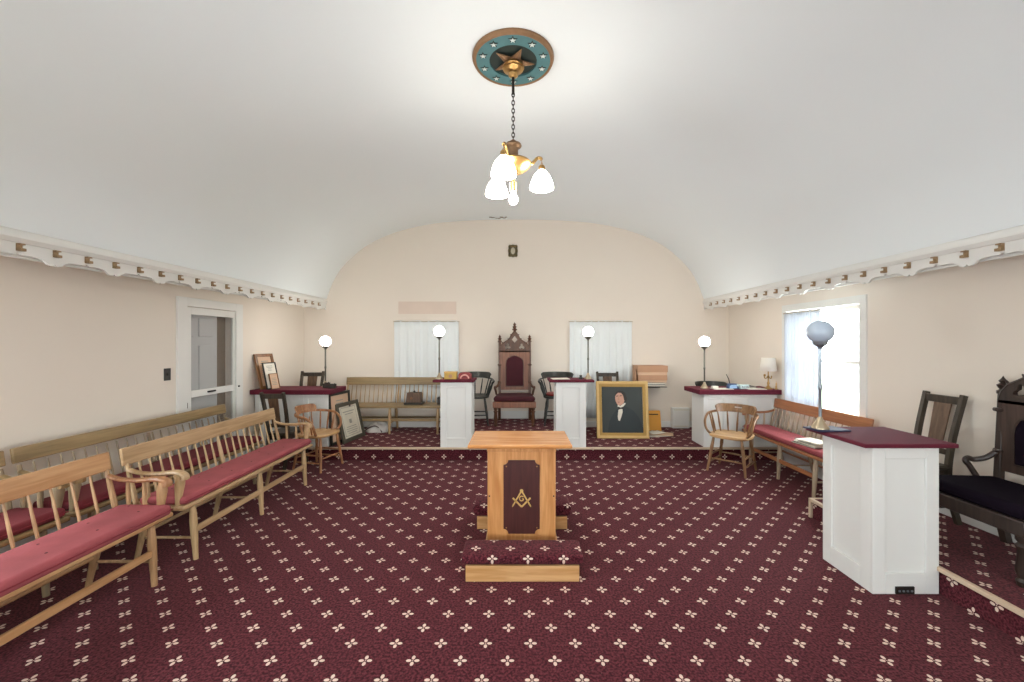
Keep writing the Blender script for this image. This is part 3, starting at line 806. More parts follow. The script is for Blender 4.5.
# ------------------------------------------------------------------ altar with kneelers
alt = thing('altar', 'oak altar cabinet with gold emblem on its dark front panel', 'altar', (.027, 3.26, 0))
MB().box(-.395, .37, -.26, .235, .822, .850).build('altar_top', M['altarx'], alt, bevel=.010, segs=3)
bd = MB().box(-.257, .257, -.15, .15, .02, .822)
bd.build('cabinet', M['altar'], alt, bevel=.004)
MB().box(-.275, .275, -.168, .168, 0, .085).build('base_plinth', M['plinth'], alt, bevel=.006)
MB().box(-.26, .26, -.156, -.148, .775, .815).build('carved_frieze', M['altar'], alt, bevel=.003)
def notched(w, z0, z1, r):
    out = []
    for (cx_, cz, a0) in ((-w, z0, PI / 2), (w, z0, PI), (w, z1, -PI / 2), (-w, z1, 0)):
        for k in range(7):
            a = a0 - (PI / 2) * k / 6
            out.append((cx_ + math.cos(a) * r, cz + math.sin(a) * r))
    return out
pn = MB().prism(notched(.136, .16, .712, .036), -.158, -.149, 'xz').build('front_panel', M['panel'], alt)
em = MB(); ey0, ey1 = -.163, -.157; ez = .425
def bar2(m, p, q, w):
    p, q = Vector((p[0], p[1])), Vector((q[0], q[1])); d = (q - p).normalized(); nn = Vector((-d.y, d.x)) * w / 2
    m.prism([tuple(p + nn), tuple(q + nn), tuple(q - nn), tuple(p - nn)], ey0, ey1, 'xz')
for sx in (-1, 1):      # compasses
    bar2(em, (0, ez + .058), (sx * .066, ez - .055), .010)
    bar2(em, (sx * .060, ez - .045), (sx * .070, ez - .062), .005)
em.prism([(math.cos(2 * PI * k / 16) * .013, ez + .058 + math.sin(2 * PI * k / 16) * .013) for k in range(16)], ey0 - .002, ey1, 'xz')
em.build('compasses', M['goldpaint'], pn, smooth=0)
em = MB()
for sx in (-1, 1): bar2(em, (0, ez - .062), (sx * .066, ez + .004), .012)
em.build('square', M['goldpaint'], pn, smooth=0)
gl = [(math.cos(a) * .016, -.160, ez + math.sin(a) * .018) for a in [math.radians(40 + 280 * k / 14) for k in range(15)]] + [(.016, -.160, ez - .003), (.003, -.160, ez - .003)]
MB().tube(gl, .0038, 6).build('letter_g', M['goldpaint'], pn)
for sx in (-1, 1):
    for z in (.205, .665): MB().lathe([(.005, 0), (.005, .003), (0, .004)], (0, 0, 0), 8).xf(Matrix.Translation((sx * .115, -.158, z)) @ Matrix.Rotation(PI / 2, 4, 'X')).build('screw', M['brass'], pn)
    for z in (.44, .805): MB().lathe([(.006, 0), (.006, .002), (0, .003)], (0, 0, 0), 8).xf(Matrix.Translation((sx * .242, -.15, z)) @ Matrix.Rotation(PI / 2, 4, 'X')).build('screw', M['iron'], alt)
M['carpet_k'] = carpet('carpet_kneeler', 'y')
def kneeler(label, x0, x1, y0, y1, up=0):
    t = thing('kneeler', label, 'kneeler', ((x0 + x1) / 2, (y0 + y1) / 2, 0)); w = (x1 - x0) / 2; d = (y1 - y0) / 2
    MB().box(-w + .035, w - .035, -d + .01, d - .01, 0, .105).build('wooden_base', M['plinth'], t, bevel=.003)
    km = MB(); R_ = [(.105, .028, .022), (.128, .004, .006), (.148 + up, 0, 0), (.168 + up, .014, .012), (.176 + up, .04, .035)]
    for z, ix, iy in R_: km.add([(-w + ix, -d + iy, z), (w - ix, -d + iy, z), (w - ix, d - iy, z), (-w + ix, d - iy, z)], [])
    km.f = [(i * 4 + j, i * 4 + (j + 1) % 4, i * 4 + 4 + (j + 1) % 4, i * 4 + 4 + j) for i in range(4) for j in range(4)] + [(0, 3, 2, 1), (16, 17, 18, 19)]
    km.build('carpeted_cushion', M['carpet_k'], t, bevel=.014, segs=3)
    return t
kneeler('carpeted kneeler in front of the altar', -.385, .445, 2.745, 3.0)
kneeler('carpeted kneeler mostly hidden behind the altar', -.385, .455, 3.52, 3.80, .03)

# ------------------------------------------------------------------ pedestals and desks
def panelled(m, face_, u0, u1, z0, z1, off, st=.05, top=.075, bot=.13, th=.018):
    """raised stiles and rails around a recessed panel on a face (axis, sign)"""
    ax, sg = face_
    for (a, b, c, d) in ((u0, u0 + st, z0, z1), (u1 - st, u1, z0, z1), (u0 + st, u1 - st, z1 - top, z1), (u0 + st, u1 - st, z0, z0 + bot)):
        lo, hi = sorted((off, off + sg * th))
        if ax == 'y': m.box(a, b, lo, hi, c, d)
        else: m.box(lo, hi, a, b, c, d)
def pedestal(name, label, cat, x0, x1, y0, y1, z0, z1, top, topz, faces, group=None, st=.085):
    t = thing(name, label, cat, (0, 0, 0), group=group)
    t.location = ((x0 + x1) / 2, (y0 + y1) / 2, z0); dx, dy = -t.location.x, -t.location.y
    th = .018
    MB().box(x0 + th + dx, x1 - th + dx, y0 + th + dy, y1 - th + dy, 0, z1 - z0).build('body', M['white'], t, bevel=.003)
    for f in faces:
        m = MB()
        if f == 'front': panelled(m, ('y', -1), x0 + dx, x1 + dx, 0, z1 - z0, y0 + th + dy, st)
        if f == 'left': panelled(m, ('x', -1), y0 + th + dy, y1 + dy, 0, z1 - z0, x0 + th + dx, st)
        if f == 'right': panelled(m, ('x', 1), y0 + th + dy, y1 + dy, 0, z1 - z0, x1 - th + dx, st)
        m.build('panel_moulding', M['white'], t, bevel=.003)
    X0, X1, Y0, Y1 = top
    MB().box(X0 + dx, X1 + dx, Y0 + dy, Y1 + dy, z1 - z0, topz - z0).build('felt_top', M['maroon'], t, bevel=.008, segs=3)
    return t
pedestal('pedestal', 'white panelled pedestal with tin and red case, left of the throne', 'pedestal', -1.05, -.627, 5.585, 5.94, PZ, 1.055, (-1.15, -.595, 5.55, 5.97), 1.088, ['front', 'right'], 'white pedestals')
pedestal('pedestal', 'white panelled pedestal with papers, right of the throne', 'pedestal', .513, .92, 5.585, 5.94, PZ, 1.055, (.42, 1.03, 5.55, 5.97), 1.088, ['front', 'left'], 'white pedestals')
big = pedestal('pedestal', 'large white pedestal with maroon top in the right foreground', 'pedestal', 2.25, 2.672, 2.62, 3.05, 0, .934, (2.17, 2.76, 2.58, 3.12), .962, ['front', 'left'], 'white pedestals', .08)
plt = MB().box(-.07, .05, -.222, -.212, .004, .05)
po = plt.build('metal_plate', M['iron'], big, bevel=.002)
for k in range(4): MB().box(-.055 + k * .026, -.043 + k * .026, -.227, -.223, .02, .03).build('plate_hole', M['chrome'], po)
def desk(label, x0, x1, px0, px1):
    t = thing('desk', label, 'desk', ((x0 + x1) / 2, 5.80, PZ)); dx = -t.location.x
    y0, y1, z1 = 5.61 - 5.80, 6.02 - 5.80, .893 - PZ
    MB().box(x0 + .012 + dx, x1 - .012 + dx, y0 + .018, y1, 0, z1).build('body', M['white'], t, bevel=.003)
    m = MB(); n_ = 3; w_ = (x1 - x0) / n_
    for k in range(n_): panelled(m, ('y', -1), x0 + dx + k * w_, x0 + dx + (k + 1) * w_, 0, z1, y0 + .018, .06)
    m.build('panel_moulding', M['white'], t, bevel=.003)
    MB().box(px0 + dx, px1 + dx, 5.53 - 5.80, 6.05 - 5.80, z1, .957 - PZ).build('felt_top', M['maroon'], t, bevel=.009, segs=3)
    return t
desk('white desk with maroon top in the left corner, holding framed certificates', -3.575, -2.58, -3.597, -2.515)
desk('white desk with maroon top in the right corner, holding clocks and table lamp', 2.52, 3.52, 2.43, 3.545)

# ------------------------------------------------------------------ globe lamps
def globe_lamp(label, loc, h, r, lit=True, flat=1.0, base_r=.05, pole=None, base=None):
    t = thing('globe_lamp', label, 'lamp', loc, group='globe lamps')
    pole = pole or M['pole']; base = base or M['brasspale']
    MB().lathe([(base_r, 0), (base_r, .008), (base_r * .85, .02), (base_r * .6, .04), (base_r * .36, .06), (base_r * .3, .075), (.010, .085)], n=24).build('base', base, t, smooth=50)
    zc = h - r * flat
    MB().lathe([(.0105, .08), (.0105, zc * .45), (.014, zc * .46), (.014, zc * .50), (.0105, zc * .51), (.0105, zc - .03), (.014, zc - .028)], n=12).build('pole', pole, t)
    MB().lathe([(.012, zc - .045), (.016, zc - .03), (.042, zc - .01), (.048, zc + .012), (.044, zc + .014)], n=20).build('collar', pole, t)
    pr = [(max(0.0, math.sin(a)) * r, h - math.cos(a) * r * flat) for a in [PI * (.12 + .88 * k / 14) for k in range(15)]]
    pr[-1] = (0, h + r * flat)
    MB().lathe(pr, n=28).build('globe', M['globe_lit'] if lit else M['globe_off'], t, smooth=80)
    return t
globe_lamp('lit globe lamp on the left desk', (-2.765, 5.93, .957), .652, .074)
globe_lamp('lit globe lamp on the pedestal left of the throne', (-1.09, 5.72, 1.088), .66, .074)
globe_lamp('lit globe lamp on the pedestal right of the throne', (.975, 5.74, 1.088), .652, .074)
globe_lamp('lit globe lamp on the right desk', (2.60, 5.76, .957), .648, .073)
globe_lamp('unlit opal globe lamp on the large white pedestal', (2.195, 3.00, .974), .70, .086, False, .95, .056, M['chrome'])

# ------------------------------------------------------------------ chandelier and medallion
MX, MY, MZ = -.035, 3.0, 3.66
md = thing('ceiling_medallion', 'teal ceiling medallion with stars around the chandelier canopy', 'ceiling medallion', (MX, MY, MZ))
MB().lathe([(.172, -.026), (.272, -.026), (.272, -.004), (.172, -.004), (.172, -.026)], n=48, cap=False).build('teal_ring', M['teal'], md)
MB().lathe([(.268, -.004), (.268, -.028), (.276, -.033), (.288, -.028), (.296, -.012), (.294, .002)], n=48, cap=False).build('rim', M['rust'], md, smooth=60)
MB().lathe([(0, -.012), (.175, -.012), (.175, -.004), (0, -.004)], n=40).build('dark_centre', M['darkgreen'], md)
def star(r0, r1, n_, rot, c=(0, 0)):
    return [(c[0] + math.cos(rot + PI * k / n_) * (r0 if k % 2 == 0 else r1), c[1] + math.sin(rot + PI * k / n_) * (r0 if k % 2 == 0 else r1)) for k in range(2 * n_)]
sr = math.radians(5)
bs = MB(); pts = star(.155, .062, 5, sr)
bs.add([(x, y, -.036) for x, y in pts] + [(0, 0, -.066)] + [(x, y, -.030) for x, y in pts], [(i, (i + 1) % 10, 10) for i in range(10)] + [(i, (i + 1) % 10, 11 + (i + 1) % 10, 11 + i) for i in range(10)])
bs.build('large_star', M['rust'], md, smooth=0)
for k in range(10):
    a = 2 * PI * (k + .5) / 10; c = (math.cos(a) * .224, math.sin(a) * .224)
    so_ = MB().prism(star(.034, .015, 5, -PI / 2, c), -.028, -.024, 'xy').build('small_star', M['darkgreen'], md, smooth=0)
    MB().prism(star(.022, .009, 5, -PI / 2, (c[0], c[1] + .006)), -.031, -.027, 'xy').build('star_face', M['starwhite'], so_, smooth=0)

ch = thing('chandelier', 'brass chandelier with three lit white shades hanging from the ceiling', 'chandelier', (MX, MY, 0))
MB().lathe([(.0, 3.55), (.018, 3.55), (.034, 3.562), (.036, 3.575), (.024, 3.585), (.032, 3.592), (.060, 3.598), (.072, 3.606), (.066, 3.614), (.080, 3.620), (.074, 3.634), (.060, 3.638), (.060, 3.650), (.050, 3.67)], n=28).xf(Matrix.Translation((0, 0, -.03))).build('canopy', M['brass'], ch, smooth=50)
MB().lathe([(.010, 3.40), (.010, 3.55)], n=10).build('rod', M['iron'], ch)
cn = MB(); zt, zb_ = 3.41, 3.06; nl = 12; p = (zt - zb_) / nl
for k in range(nl):
    zc = zt - p * (k + .5); ax_ = k % 2
    lk = [((math.cos(a) * .010) * (1 - ax_), (math.cos(a) * .010) * ax_, zc + math.sin(a) * p * .66) for a in [2 * PI * j / 12 for j in range(13)]]
    cn.tube(lk, .0035, 6)
cn.build('chain', M['iron'], ch)
MB().lathe([(0, 3.035), (.012, 3.035), (.03, 3.02), (.056, 3.005), (.062, 2.992), (.058, 2.984), (.044, 2.975), (.036, 2.965), (.036, 2.90), (.042, 2.885), (0, 2.88)], n=28).build('neck_cup', M['neck'], ch, smooth=40).location.z = .032
MB().lathe([(0, 2.892), (.045, 2.89), (.07, 2.886), (.125, 2.874), (.134, 2.862), (.128, 2.850), (.105, 2.825), (.07, 2.803), (.035, 2.79), (.02, 2.785), (.018, 2.76), (0, 2.755)], n=32).build('bowl', M['brass'], ch, smooth=40).location.z = .032
ZS = 2.76
for ang in (-107, 9, 127):
    a = math.radians(ang); d = Vector((math.cos(a), math.sin(a), 0)); r = .212
    path = smooth_path([d * .09 + Vector((0, 0, 2.862)), d * .14 + Vector((0, 0, 2.875)), d * .175 + Vector((0, 0, 2.912)), d * .20 + Vector((0, 0, 2.918)), d * r + Vector((0, 0, 2.905))], 5)
    arm = MB().tube(path, .012, 8).build('arm', M['brass'], ch); arm.location.z = .032
    cc = d * r
    q = MB()
    for k in range(3):
        zc = 2.890 - k * .017
        q.tube([(cc.x + math.cos(b) * .006 * (k % 2), cc.y + math.cos(b) * .006 * (1 - k % 2), zc + math.sin(b) * .011) for b in [2 * PI * j / 8 for j in range(9)]], .0022, 5)
    q.build('hanging_chain', M['brass'], arm)
    MB().lathe([(0, ZS + .105), (.016, ZS + .105), (.024, ZS + .095), (.026, ZS + .065), (.020, ZS + .062)], (cc.x, cc.y, 0), 16).build('socket', M['brass'], arm)
    MB().lathe([(.024, ZS + .068), (.036, ZS + .055), (.058, ZS + .028), (.074, ZS - .008), (.083, ZS - .038), (.087, ZS - .058), (.086, ZS - .066)], (cc.x, cc.y, 0), 24, cap=False).build('lamp_shade', M['shade_lit'], arm, smooth=70)
    MB().lathe([(.014, ZS + .06), (.018, ZS + .04), (.030, ZS + .005), (.028, ZS - .02), (.016, ZS - .04), (0, ZS - .045)], (cc.x, cc.y, 0), 16).build('light_bulb', M['bulb_lit'], arm, smooth=70)
MB().lathe([(0, 2.765), (.010, 2.765), (.012, 2.73), (.024, 2.725), (.026, 2.66), (.018, 2.655)], n=16).build('centre_socket', M['brass'], ch).location.z = .032
MB().lathe([(.014, 2.66), (.018, 2.645), (.032, 2.615), (.034, 2.595), (.022, 2.573), (0, 2.567)], n=20).build('light_bulb', M['bulb_lit'], ch, smooth=70).location.z = .032

# ------------------------------------------------------------------ framed pictures
def framed(name, label, cat, loc, yaw, tilt, w, h, fw, mats, group=None, inner=None, depth=.022):
    """stands on its lower edge facing local -y, leaning back"""
    t = thing(name, label, cat, loc, yaw, -tilt, group)
    fm, pm = mats
    MB().prism([(-w / 2, 0), (w / 2, 0), (w / 2, h), (-w / 2, h)], -depth, 0, 'xz', [[(-w / 2 + fw, fw), (w / 2 - fw, fw), (w / 2 - fw, h - fw), (-w / 2 + fw, h - fw)]]).build('frame_moulding', fm, t, bevel=.005)
    sh = MB().box(-w / 2 + fw * .8, w / 2 - fw * .8, -depth * .45, -.002, fw * .8, h - fw * .8).build('sheet', pm, t)
    if inner: inner(sh, t, -depth * .45)
    return t
def text_rows(w, z0, z1, rows, seed):
    def fn(sheet, t, y):
        rr = random.Random(seed); m = MB(); st = (z1 - z0) / rows
        for k in range(rows):
            ww = w * rr.uniform(.55, 1); zz = z1 - st * (k + .5)
            m.box(-ww / 2, ww / 2, y - .001, y + .0005, zz - st * .16, zz + st * .16)
        m.build('printed_lines', M['ink'], sheet, smooth=0)
    return fn
DT = .957
framed('framed_certificate', 'tall brown framed certificate on the left desk against the wall', 'picture frame', (-3.44, 5.71, DT), face(.97, -.26), .24, .30, .49, .042, (M['frame_brown'], M['paperpink']), inner=text_rows(.18, .12, .40, 9, 1))
framed('framed_certificate', 'black framed white certificate on the left desk, in front of brown frame', 'picture frame', (-3.36, 5.665, DT), face(.97, -.26), .24, .215, .37, .014, (M['frame_black'], M['paper']), inner=text_rows(.10, .25, .33, 4, 2))
framed('framed_certificate', 'small pinkish certificate on the left desk, foremost of three frames', 'picture frame', (-3.332, 5.668, DT), face(.97, -.26), .24, .14, .215, .007, (M['frame_brown'], M['paperpink']), inner=text_rows(.10, .05, .16, 5, 3))
def engraving(sheet, t, y):
    m = MB()
    for (x0, x1, z0, z1) in ((-.14, .14, .42, .432), (-.10, .10, .385, .395), (-.03, .03, .25, .31), (-.12, .12, .20, .208), (-.14, .14, .17, .178), (-.14, .14, .14, .148), (-.11, .11, .11, .118)):
        m.box(x0, x1, y - .001, y + .0005, z0, z1)
    m.build('engraving', M['ink'], sheet, smooth=0)
    MB().prism([(-.18, .08), (.18, .08), (.18, .49), (-.18, .49)], y - .0008, y + .0003, 'xz', [[(-.174, .086), (.174, .086), (.174, .484), (-.174, .484)]]).build('border_line', M['ink'], sheet, smooth=0)
framed('framed_engraving', 'dark framed engraving leaning against the right end of left desk', 'picture frame', (-2.40, 6.04, PZ), face(.985, -.17), .24, .56, .565, .055, (M['frame_olive'], M['papergrey']), inner=engraving, depth=.03)
framed('framed_engraving', 'dark framed pinkish picture behind the leaning engraving, below desk top', 'picture frame', (-2.525, 5.89, PZ), face(.985, -.17), .055, .50, .72, .04, (M['frame_black'], M['paperpink']), inner=text_rows(.2, .5, .62, 3, 5))

# portrait
por = thing('portrait_painting', 'gilt framed portrait of a man in dark coat leaning on chair', 'painting', (1.555, 6.12, PZ), face(-.03, -1), -.12)
W_, H_ = .775, .845
def rect(w, z0, z1): return [(-w / 2, z0), (w / 2, z0), (w / 2, z1), (-w / 2, z1)]
MB().prism(rect(W_, 0, H_), -.030, 0, 'xz', [rect(W_ - .09, .045, H_ - .045)]).build('outer_moulding', M['gold'], por, bevel=.010, segs=3)
MB().prism(rect(W_ - .08, .04, H_ - .04), -.022, -.004, 'xz', [rect(W_ - .17, .085, H_ - .085)]).build('inner_moulding', M['golddark'], por, bevel=.008, segs=3)
cv = MB().box(-.30, .30, -.012, -.003, .08, H_ - .08).build('canvas', M['canvas'], por)
def C(x, z):        # canvas coordinates: zoomed-photo pixels to metres
    return ((x - 300) / 460 * .60, .085 + (568 - z) / 528 * .675)
def layer(pts, d, name, mat):
    MB().prism([C(*p) for p in pts], -.0128 - d, -.0118, 'xz').build(name, mat, cv, smooth=0)
layer([(130, 566), (150, 440), (190, 360), (240, 300), (270, 270), (330, 265), (365, 280), (430, 320), (490, 400), (515, 480), (522, 566)], .0002, 'painted_coat', M['coat'])
layer([(222, 150), (222, 118), (238, 92), (275, 82), (310, 90), (336, 110), (345, 150), (356, 165), (348, 205), (336, 220), (322, 190), (312, 140), (290, 110), (255, 108), (236, 125)], .0008, 'painted_hair', M['hair'])
layer([(222, 150), (230, 122), (252, 106), (290, 108), (312, 135), (322, 165), (326, 200), (316, 228), (296, 246), (272, 258), (252, 252), (238, 232), (226, 205), (221, 178)], .0005, 'painted_face', M['skin'])
layer([(246, 270), (250, 248), (275, 262), (318, 232), (334, 222), (338, 236), (310, 270), (290, 282)], .0010, 'painted_collar', M['shirt'])
layer([(256, 300), (300, 295), (303, 330), (290, 375), (268, 434), (250, 425), (246, 380)], .0008, 'painted_shirt', M['shirt'])
layer([(254, 268), (282, 280), (312, 268), (318, 300), (284, 294), (256, 306), (248, 290)], .0014, 'painted_bow_tie', M['hair'])
for nm, pts in (('painted_brow', [(232, 146), (250, 140), (262, 147), (250, 150), (234, 153)]), ('painted_brow', [(270, 145), (288, 137), (304, 146), (288, 147), (272, 151)]), ('painted_mouth', [(248, 216), (262, 212), (276, 217), (262, 221)]), ('painted_nose', [(256, 152), (264, 152), (270, 190), (262, 195), (250, 191)])):
    MB().prism([C(*p) for p in pts], -.0138, -.0118, 'xz').build(nm, M['cardboard'] if 'nose' in nm else (M['hair'] if 'brow' in nm else M['red']), cv, smooth=0)

# ------------------------------------------------------------------ shelf, boxes, envelope, heater
sh = tag(MB().box(1.92, 2.40, 6.64, YB - .001, .868, .882).build('wall_shelf', M['darkwood'], bevel=.004), 'dark wall shelf holding books and two tan boxes', 'shelf')
MB().box(1.94, 2.38, YB - .03, YB - .001, .83, .868).build('shelf_cleat', M['darkwood'], sh)
def book(label, x0, x1, y0, y1, z0, th, cover, rz=0.0, cat='book', group=None):
    t = thing('book', label, cat, ((x0 + x1) / 2, (y0 + y1) / 2, z0), rz, group=group); w, d = (x1 - x0) / 2, (y1 - y0) / 2
    m = MB().box(-w, w, -d, d, 0, .004).box(-w, w, -d, d, th - .004, th).box(-w, -w + .004, -d, d, 0, th)
    m.build('cover', cover, t)
    MB().box(-w + .004, w - .005, -d + .005, d - .005, .004, th - .004).build('pages', M['paper'], t)
    return t
book('dark book lying on the wall shelf, lower of two', 2.00, 2.38, 6.65, 6.92, .8825, .028, M['book_dark'])
book('dark book lying on the wall shelf under the tan boxes', 2.04, 2.36, 6.66, 6.91, .9115, .034, M['book_dark'], .03)
def carton(name, label, loc, w, d, h, rz):
    t = thing(name, label, 'box', loc, rz, group='tan boxes on the shelf')
    MB().box(-w / 2 + .008, w / 2 - .008, -d / 2 + .008, d / 2 - .008, 0, h * .9).build('tray', M['cardlid'], t, bevel=.003)
    MB().box(-w / 2, w / 2, -d / 2, d / 2, h * .30, h).build('lid', M['cardboard'], t, bevel=.004)
    return t
carton('cardboard_box', 'tan flat box on the shelf, lower of two', (2.17, 6.775, .9465), .47, .26, .12, -.02)
carton('cardboard_box', 'tan flat box on the shelf, upper of two', (2.165, 6.775, 1.0675), .49, .27, .15, .01)
tag(MB().box(1.888, 1.908, 6.66, 6.80, .883, 1.16).build('wooden_board', M['cardboard'], bevel=.003), 'thin upright brown board on the shelf left of the boxes', 'board')
en = thing('envelope', 'yellow padded envelope standing against the back wall beside the portrait', 'envelope', (2.17, 6.58, PZ), 0, -.22)
MB().box(-.115, .115, -.02, .02, 0, .335).build('envelope_body', M['yellow'], en, bevel=.012, segs=3)
MB().box(-.095, .075, -.026, -.018, .265, .282).build('dark_strip', M['iron'], en, bevel=.003)
for i, (x, y, z, r, w, d) in enumerate(((2.14, 6.32, .0, .2, .36, .22), (2.20, 6.33, .016, -.35, .34, .20), (2.12, 6.36, .032, .5, .26, .18))):
    o = MB().grid(lambda u, v: ((u - .5) * w, (v - .5) * d, .003 + .010 * math.sin(u * 5 + i) ** 2 * v), 8, 6).build('paper_sheet', M['paper'] if i != 1 else M['cardlid'], solid=.002)
    o.location = (x, y, PZ + z + .003); o.rotation_euler = (0, 0, r)
    tag(o, ['loose paper at the bottom of the pile by the yellow envelope', 'tan paper in the middle of the pile by the envelope', 'crumpled white paper topmost on the pile by the envelope'][i], 'paper', 'papers by the envelope')
ht = thing('baseboard_heater', 'white heater box on the platform against the back wall', 'heater', (2.70, YB - .07, PZ))
MB().box(-.14, .14, -.05, .05, 0, .34).build('housing', M['trimwhite'], ht, bevel=.008)
MB().box(-.12, .12, -.055, -.048, .30, .315).box(-.12, .12, -.055, -.048, .03, .045).build('grille', M['papergrey'], ht)

# bench items at the back left
bx = thing('ballot_box', 'dark wooden ballot box on the bare bench', 'box', (-1.66, 6.62, PZ + .437))
MB().box(-.145, .145, -.10, .10, 0, .03).build('base', M['frame_black'], bx, bevel=.005)
MB().prism([(-.12, .03), (.12, .03), (.105, .185), (-.105, .185)], -.07, .08, 'xz').build('body', M['splat'], bx, bevel=.006)
MB().lathe([(.012, 0), (.02, .012), (.012, .03), (0, .034)], (0, 0, .185), 12).build('knob', M['frame_black'], bx)
MB().lathe([(.022, 0), (.022, .008), (0, .01)], (0, 0, 0), 14).xf(Matrix.Translation((-.03, -.071, .10)) @ Matrix.Rotation(PI / 2, 4, 'X')).build('ballot_hole', M['frame_brown'], bx)
bx2 = thing('small_box', 'small dark box on the bare bench next to the left pedestal', 'box', (-1.22, 6.60, PZ + .437))
MB().box(-.06, .06, -.06, .06, 0, .09).build('body', M['darkwood'], bx2, bevel=.006)
MB().box(-.064, .064, -.064, .064, .09, .112).build('lid', M['frame_black'], bx2, bevel=.006)
bag = thing('cloth_bundle', 'crumpled white cloth bundle with dark band under the bare bench', 'cloth', (-2.24, 6.62, PZ))
def bl(u, v):
    a = 2 * PI * u; r = math.sin(PI * (.02 + .5 * v)) if v < 1 else 1
    ph = PI * .5 * v
    rr = math.cos(ph) * (1 + .10 * math.sin(5 * a + 2 * v) + .06 * math.sin(9 * a))
    return (math.cos(a) * .19 * rr, math.sin(a) * .13 * rr, .002 + .135 * math.sin(ph) * (1 + .14 * math.sin(3 * a + 1)))
MB().grid(bl, 36, 10).build('cloth_heap', M['cloth'], bag, smooth=80)
MB().tube(smooth_path([(-.20, -.10, .012), (-.12, -.125, .07), (-.03, -.105, .105), (.05, -.10, .07), (.10, -.13, .012)], 5), .013, 8, .7).build('dark_band', M['cloth_dark'], bag)
MB().tube(smooth_path([(-.19, -.02, .02), (-.25, -.06, .05), (-.30, -.08, .015), (-.34, -.13, .01)], 5), [.03] * 8 + [.02] * 8, 8, .5).build('loose_end', M['cloth'], bag)

# items on the left pedestal
PT = 1.0885
tn = thing('tin_box', 'yellow decorated tin on the pedestal left of the throne', 'tin', (-.925, 5.70, PT))
MB().box(-.085, .085, -.05, .05, 0, .085).build('tin_body', M['tin'], tn, bevel=.006)
MB().box(-.088, .088, -.053, .053, .085, .105).build('tin_lid', M['goldpaint'], tn, bevel=.004)
MB().lathe([(.026, 0), (.026, .002), (0, .003)], (0, 0, 0), 16).xf(Matrix.Translation((.0, -.05, .045)) @ Matrix.Rotation(PI / 2, 4, 'X')).build('tin_medallion', M['cardboard'], tn)
rc = thing('red_case', 'small red rounded case on the pedestal beside the yellow tin', 'case', (-.73, 5.70, PT))
arc = [(-.09, 0), (.09, 0), (.09, .06)] + [(math.cos(a) * .09, .06 + math.sin(a) * .035) for a in [PI * k / 10 for k in range(1, 10)]] + [(-.09, .06)]
MB().prism(arc, -.05, .05, 'xz').build('case_body', M['red'], rc, bevel=.008)
MB().tube([(math.cos(a) * .055, -.053, .012 + math.sin(a) * .048) for a in [PI * k / 12 for k in range(13)]], .010, 8).build('pale_handle', M['pink'], rc)
# items on the right pedestal
o = tag(MB().box(-.12, .12, -.10, .10, 0, .006).build('paper_sheets', M['paper'], bevel=.002), 'white papers on the pedestal right of the throne', 'paper'); o.location = (.585, 5.74, PT); o.rotation_euler = (0, 0, .1)
gb = tag(MB().lathe([(.03, 0), (.03, .02), (.018, .028), (.018, .045), (.024, .05), (0, .055)], n=16).build('inkwell', M['frame_black']), 'small dark inkwell beside lamp on the right of two pedestals', 'inkwell'); gb.location = (.87, 5.72, PT)
# items on the left desk
for i, (x, y, w, d, h) in enumerate(((-2.69, 5.80, .08, .06, .06), (-2.58, 5.74, .09, .06, .05))):
    t = thing('desk_caddy', ['dark desk caddy by the lamp on the left desk', 'dark low tray at the right end of the left desk'][i], 'desk caddy', (x, y, DT))
    MB().box(-w / 2, w / 2, -d / 2, d / 2, 0, .008).box(-w / 2, w / 2, -d / 2, -d / 2 + .006, 0, h).box(-w / 2, w / 2, d / 2 - .006, d / 2, 0, h * 1.2).box(-w / 2, -w / 2 + .006, -d / 2, d / 2, 0, h).box(w / 2 - .006, w / 2, -d / 2, d / 2, 0, h).build('tray', M['book_dark'], t)
    MB().tube([(-w * .3, 0, .01), (w * .35, .01, h * 1.35)], .006, 6).build('handle', M['frame_black'], t)

# items on the right desk
ck = thing('desk_clock', 'blue rounded desk clock on the right desk', 'clock', (2.94, 5.66, DT))
MB().prism([(-.075, 0), (.075, 0), (.07, .05), (.045, .075), (-.045, .075), (-.07, .05)], -.03, .03, 'xz').build('case', M['blue'], ck, bevel=.01, segs=3)
MB().prism([(-.055, .012), (.045, .012), (.042, .045), (.03, .058), (-.03, .058), (-.05, .045)], -.033, -.028, 'xz').build('dial', M['screen'], ck)
MB().lathe([(.016, 0), (.016, .004), (0, .005)], (0, 0, 0), 12).xf(Matrix.Translation((.055, -.03, .055)) @ Matrix.Rotation(PI / 2, 4, 'X')).build('button', M['teal_pale'], ck)
ph = thing('pen_stand', 'pen leaning in a stand behind the blue clock', 'pen stand', (2.98, 5.80, DT))
MB().lathe([(.035, 0), (.035, .012), (.012, .022), (.012, .05), (0, .05)], n=16).build('stand', M['frame_black'], ph)
MB().tube([(0, 0, .03), (-.02, 0, .12), (-.055, 0, .19)], [.006, .007, .004], 8).build('pen', M['iron'], ph)
c2 = thing('digital_clock', 'pale teal digital clock on the right desk beside blue clock', 'clock', (3.09, 5.655, DT))
MB().box(-.065, .065, -.03, .03, 0, .062).build('case', M['teal_pale'], c2, bevel=.010, segs=3)
dg = MB()
for k in range(4):
    x = -.036 + k * .022 + (.004 if k > 1 else 0)
    dg.box(x, x + .003, -.0315, -.029, .018, .044).box(x, x + .013, -.0315, -.029, .041, .044).box(x, x + .013, -.0315, -.029, .029, .032).box(x + .010, x + .013, -.0315, -.029, .018, .032)
dg.build('digits', M['iron'], c2, smooth=0)
o = tag(MB().box(-.13, .13, -.08, .08, 0, .008).build('paper_stack', M['paper'], bevel=.002), 'white paper stack in front of the dark armchair on the right desk', 'paper'); o.location = (2.79, 5.66, DT)
